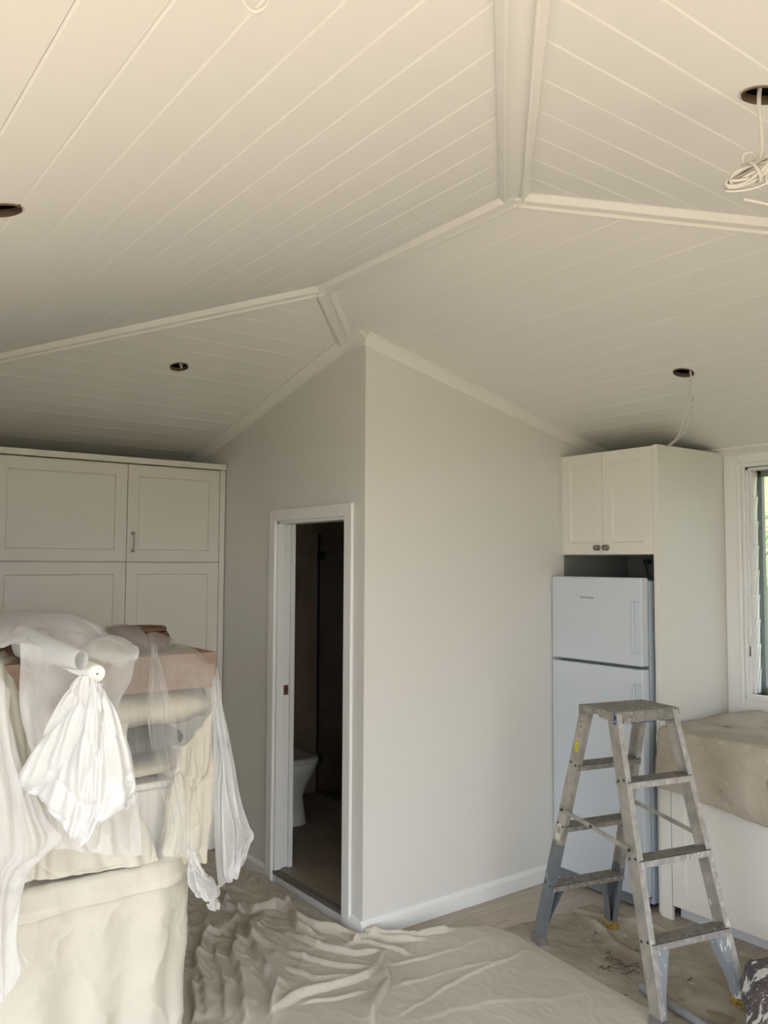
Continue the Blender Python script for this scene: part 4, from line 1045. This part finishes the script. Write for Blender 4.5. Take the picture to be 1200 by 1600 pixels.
# inner cream cloth over left part of the goods
sheet('inner_cloth', [[(-130, 1012, 2.72), (-40, 1012, 2.78), (10, 1018, 2.82), (34, 1040, 2.84)],
                      [(-130, 1040, 2.55), (-40, 1045, 2.58), (0, 1050, 2.62), (36, 1075, 2.70)],
                      [(-130, 1200, 2.50), (-40, 1200, 2.53), (10, 1200, 2.56), (60, 1200, 2.66)],
                      [(-130, 1350, 2.46), (-40, 1350, 2.50), (10, 1350, 2.54), (70, 1350, 2.64)],
                      [(-130, 1420, 2.46), (-40, 1420, 2.48), (10, 1415, 2.53), (60, 1400, 2.62)]], MT['canvas_light'], fold=.012, nf=3, seed=3, thick=.002,
      label='cream cloth under the film at the left edge of the pile', cat='drop cloth')
sheet('lining_cloth', [[(40, 1085, 2.78), (100, 1092, 2.84), (150, 1100, 2.88), (205, 1110, 2.90)],
                       [(40, 1130, 2.68), (95, 1140, 2.74), (145, 1150, 2.80), (200, 1160, 2.86)],
                       [(38, 1220, 2.62), (95, 1235, 2.70), (145, 1240, 2.75), (205, 1245, 2.80)],
                       [(40, 1300, 2.58), (100, 1320, 2.66), (160, 1320, 2.71), (235, 1300, 2.80)],
                       [(38, 1378, 2.545), (100, 1370, 2.615), (170, 1360, 2.69), (250, 1347, 2.79)]], MT['canvas_light'], fold=.010, nf=3, seed=13, thick=.002,
      label='white-cream cloth seen through the film above the table edge', cat='drop cloth')
sheet('cream_throw', [[(284, 1168, 2.89), (296, 1158, 2.92), (314, 1138, 2.95), (334, 1108, 3.00)],
                       [(276, 1200, 2.87), (292, 1202, 2.88), (312, 1205, 2.92), (335, 1200, 2.97)],
                       [(268, 1222, 2.86), (286, 1225, 2.87), (308, 1228, 2.91), (335, 1222, 2.96)],
                       [(256, 1290, 2.84), (278, 1290, 2.86), (304, 1290, 2.89), (332, 1290, 2.94)],
                       [(246, 1350, 2.82), (270, 1350, 2.84), (298, 1350, 2.87), (326, 1350, 2.92)]], MT['quilt'], fold=.012, nf=2, crease=.012, seed=15, thick=.003,
      label='cream throw hanging at the right end of the pile behind clear film', cat='throw')
# milky sheet over the top of the pile
sheet('top_film', [[(-130, 962, 3.06), (-50, 955, 3.10), (20, 955, 3.12), (80, 951, 3.12), (130, 962, 3.10), (165, 985, 3.08)],
                   [(-130, 966, 2.92), (-50, 962, 2.95), (20, 961, 2.98), (80, 957, 2.98), (135, 966, 2.98), (188, 992, 2.98)],
                   [(-130, 985, 2.74), (-50, 980, 2.76), (20, 975, 2.80), (85, 975, 2.82), (145, 985, 2.86), (208, 1006, 2.90)],
                   [(-130, 1005, 2.60), (-50, 1000, 2.62), (25, 993, 2.64), (90, 998, 2.68), (150, 1008, 2.72), (217, 1020, 2.80)],
                   [(-130, 1020, 2.52), (-50, 1015, 2.54), (20, 1008, 2.56), (90, 1020, 2.58), (150, 1030, 2.62), (214, 1034, 2.74)]], MT['film_white'], fold=.010, nf=3, crease=.008, seed=21,
      label='milky plastic sheet bunched over the top of the covered pile', cat='plastic sheet')
sheet('veil_film', [[(31, 1004, 2.56), (75, 1012, 2.57), (120, 1022, 2.60), (165, 1030, 2.66), (217, 1024, 2.76)],
                    [(30, 1055, 2.52), (75, 1060, 2.53), (120, 1065, 2.57), (165, 1065, 2.63), (206, 1062, 2.72)],
                    [(31, 1110, 2.51), (75, 1115, 2.52), (120, 1115, 2.56), (160, 1112, 2.62), (189, 1108, 2.70)],
                    [(45, 1170, 2.51), (85, 1175, 2.52), (125, 1175, 2.56), (165, 1175, 2.62), (205, 1180, 2.68)],
                    [(70, 1260, 2.51), (100, 1260, 2.53), (135, 1260, 2.57), (175, 1260, 2.62), (215, 1260, 2.68)],
                    [(80, 1325, 2.51), (110, 1330, 2.53), (145, 1335, 2.57), (180, 1335, 2.62), (222, 1338, 2.68)]], MT['film_mid'], fold=.006, nf=3, seed=33,
      label='translucent plastic veil hanging behind the film roll', cat='plastic sheet')
# curled film tube and solid film roll
ax0, ax1 = at(127, 1032, 2.42), at(36, 1004, 2.74)
dirv = (ax1-ax0).normalized(); s1v = dirv.cross(Vector((0, 0, 1))).normalized(); s2v = s1v.cross(dirv)
th_, ln_ = np.meshgrid(np.linspace(-.5*math.pi, 2.1*math.pi, 70), np.linspace(0, 1, 60), indexing='ij')
rad = (.0245-.0016*(th_/math.pi))*(1+1.0*ln_)+.003*(fbm(th_, ln_*5, 3, 5)-.5)*ln_*4
Pc = np.array(ax0)+np.array(ax1-ax0)*ln_[..., None]+np.array(s1v)*(rad*np.cos(th_)*.85)[..., None]+np.array(s2v)*(rad*np.sin(th_)*1.15)[..., None]
grid_obj('film_curl', Pc, MT['film_white'], label='curled open tube of white plastic film above the solid roll end', cat='plastic sheet')
r0, r1 = at(152, 1053, 2.46), at(60, 1014, 2.80); rd = (r1-r0).normalized()
rl = empty('film_roll', tuple(r0), 'solid white roll of plastic film, its round end facing out', 'roll of film')
obj('wound_film', MB().tube([r0, r0+rd*.002, r1], [.0235, .026, .027], 36), MT['film_roll'], rl)
obj('core', MB().tube([r0-rd*.0006, r0+rd*.001], [.0035, .0035], 14), MT['seal'], rl)
sheet('hanging_film', [[(117, 1052, 2.44), (128, 1055, 2.425), (138, 1058, 2.42), (147, 1062, 2.425), (156, 1066, 2.43), (165, 1066, 2.45)],
                       [(98, 1085, 2.44), (115, 1090, 2.42), (134, 1094, 2.41), (150, 1096, 2.415), (163, 1096, 2.42), (174, 1090, 2.45)],
                       [(66, 1140, 2.44), (95, 1150, 2.42), (128, 1155, 2.40), (152, 1158, 2.40), (174, 1155, 2.42), (193, 1140, 2.45)],
                       [(35, 1195, 2.44), (75, 1210, 2.42), (118, 1222, 2.39), (152, 1225, 2.395), (183, 1215, 2.42), (208, 1195, 2.46)],
                       [(20, 1222, 2.44), (65, 1242, 2.42), (108, 1272, 2.385), (148, 1278, 2.39), (185, 1255, 2.42), (215, 1228, 2.46)],
                       [(14, 1232, 2.44), (58, 1252, 2.42), (100, 1306, 2.38), (128, 1322, 2.385), (180, 1278, 2.42), (217, 1254, 2.46)],
                       ], MT['film_white'], fold=.010, nf=5, crease=.010, seed=41,
      label='milky plastic film hanging in a pointed fan from the roll', cat='plastic sheet')
# clear film over the right-hand goods
sheet('clear_film', [[(150, 985, 3.34), (195, 985, 3.34), (235, 990, 3.34), (272, 1002, 3.34), (306, 1018, 3.34), (336, 1036, 3.34)],
                     [(152, 976, 3.10), (198, 975, 3.10), (238, 983, 3.10), (272, 998, 3.12), (306, 1014, 3.14), (336, 1033, 3.14)],
                     [(162, 1000, 2.86), (205, 1002, 2.88), (242, 1006, 2.90), (275, 1018, 2.94), (306, 1026, 2.96), (336, 1042, 3.00)],
                     [(180, 1090, 2.80), (215, 1090, 2.83), (245, 1090, 2.86), (275, 1092, 2.89), (305, 1095, 2.92), (338, 1098, 2.96)],
                     [(190, 1180, 2.76), (225, 1180, 2.80), (252, 1180, 2.83), (280, 1180, 2.86), (308, 1182, 2.89), (340, 1185, 2.94)],
                     [(200, 1265, 2.72), (235, 1268, 2.76), (262, 1270, 2.80), (288, 1272, 2.83), (312, 1275, 2.86), (342, 1275, 2.92)],
                     [(170, 1342, 2.69), (215, 1340, 2.73), (252, 1338, 2.77), (285, 1336, 2.81), (312, 1334, 2.85), (340, 1326, 2.91)]], MT['film_clear'], nf=4, fold=.005, crease=.008, seed=51,
      label='clear plastic film over the basket and brown box', cat='plastic sheet')
sheet('inner_pleat_film', [[(236, 1000, 3.02), (240, 1002, 3.01), (244, 1004, 3.02)],
                     [(232, 1060, 2.82), (248, 1060, 2.80), (262, 1062, 2.83)],
                     [(228, 1130, 2.79), (254, 1130, 2.77), (276, 1132, 2.80)],
                     [(245, 1215, 2.76), (270, 1215, 2.74), (290, 1216, 2.77)],
                     [(262, 1290, 2.74), (283, 1292, 2.72), (300, 1290, 2.75)],
                     [(240, 1345, 2.73), (275, 1342, 2.71), (304, 1335, 2.74)]], MT['film_clear'], nf=2, fold=.006, crease=.008, seed=57, nu=80,
      label='narrow pleat of clear film falling from the basket', cat='plastic sheet')
sheet('right_film_flap', [[(333, 1036, 3.12), (336, 1036, 3.12), (340, 1040, 3.13)],
                     [(330, 1090, 3.02), (341, 1088, 3.02), (350, 1090, 3.06)],
                     [(334, 1170, 2.97), (350, 1172, 2.96), (364, 1178, 3.00)],
                     [(330, 1240, 2.94), (356, 1245, 2.91), (380, 1250, 2.96)],
                     [(332, 1300, 2.92), (365, 1305, 2.88), (400, 1302, 2.94)],
                     [(336, 1345, 2.92), (366, 1345, 2.88), (392, 1332, 2.94)],
                     [(340, 1386, 2.91), (360, 1378, 2.88), (376, 1364, 2.92)]], MT['film_mid'], nf=2, fold=.012, crease=.012, seed=61, nu=90,
      label='bluish plastic flap hanging at the right side of the pile', cat='plastic sheet')
sheet('scrunched_film', [[(278, 1330, 2.80), (292, 1326, 2.79), (306, 1330, 2.80), (316, 1338, 2.86)],
                     [(284, 1352, 2.78), (298, 1350, 2.77), (314, 1350, 2.79), (328, 1358, 2.86)],
                     [(292, 1380, 2.78), (306, 1380, 2.77), (324, 1380, 2.79), (342, 1382, 2.87)],
                     [(306, 1402, 2.80), (318, 1404, 2.79), (332, 1406, 2.80), (346, 1404, 2.87)],
                     [(320, 1414, 2.82), (328, 1418, 2.81), (335, 1424, 2.82), (341, 1420, 2.86)]], MT['film_mid'], nf=3, fold=.008, crease=.012, seed=71, nu=80, nv=80,
      label='scrunched end of plastic film over the table corner', cat='plastic sheet')
sheet('left_film', [[(-130, 1045, 2.40), (-50, 1048, 2.42), (0, 1055, 2.46), (24, 1085, 2.52)],
                    [(-130, 1150, 2.38), (-50, 1150, 2.40), (0, 1150, 2.43), (32, 1160, 2.48)],
                    [(-130, 1250, 2.36), (-45, 1250, 2.38), (20, 1255, 2.41), (70, 1270, 2.46)],
                    [(-130, 1330, 2.35), (-40, 1335, 2.37), (30, 1335, 2.40), (98, 1318, 2.47)],
                    [(-130, 1400, 2.34), (-45, 1400, 2.36), (5, 1390, 2.39), (50, 1368, 2.45)],
                    [(-130, 1490, 2.33), (-50, 1490, 2.35), (0, 1485, 2.37), (30, 1460, 2.42)],
                    [(-130, 1570, 2.32), (-50, 1575, 2.33), (0, 1570, 2.35), (44, 1505, 2.41)]], MT['film_mid'], nf=4, fold=.010, crease=.010, seed=81,
      label='milky plastic film hanging down at the left edge of the photo', cat='plastic sheet')
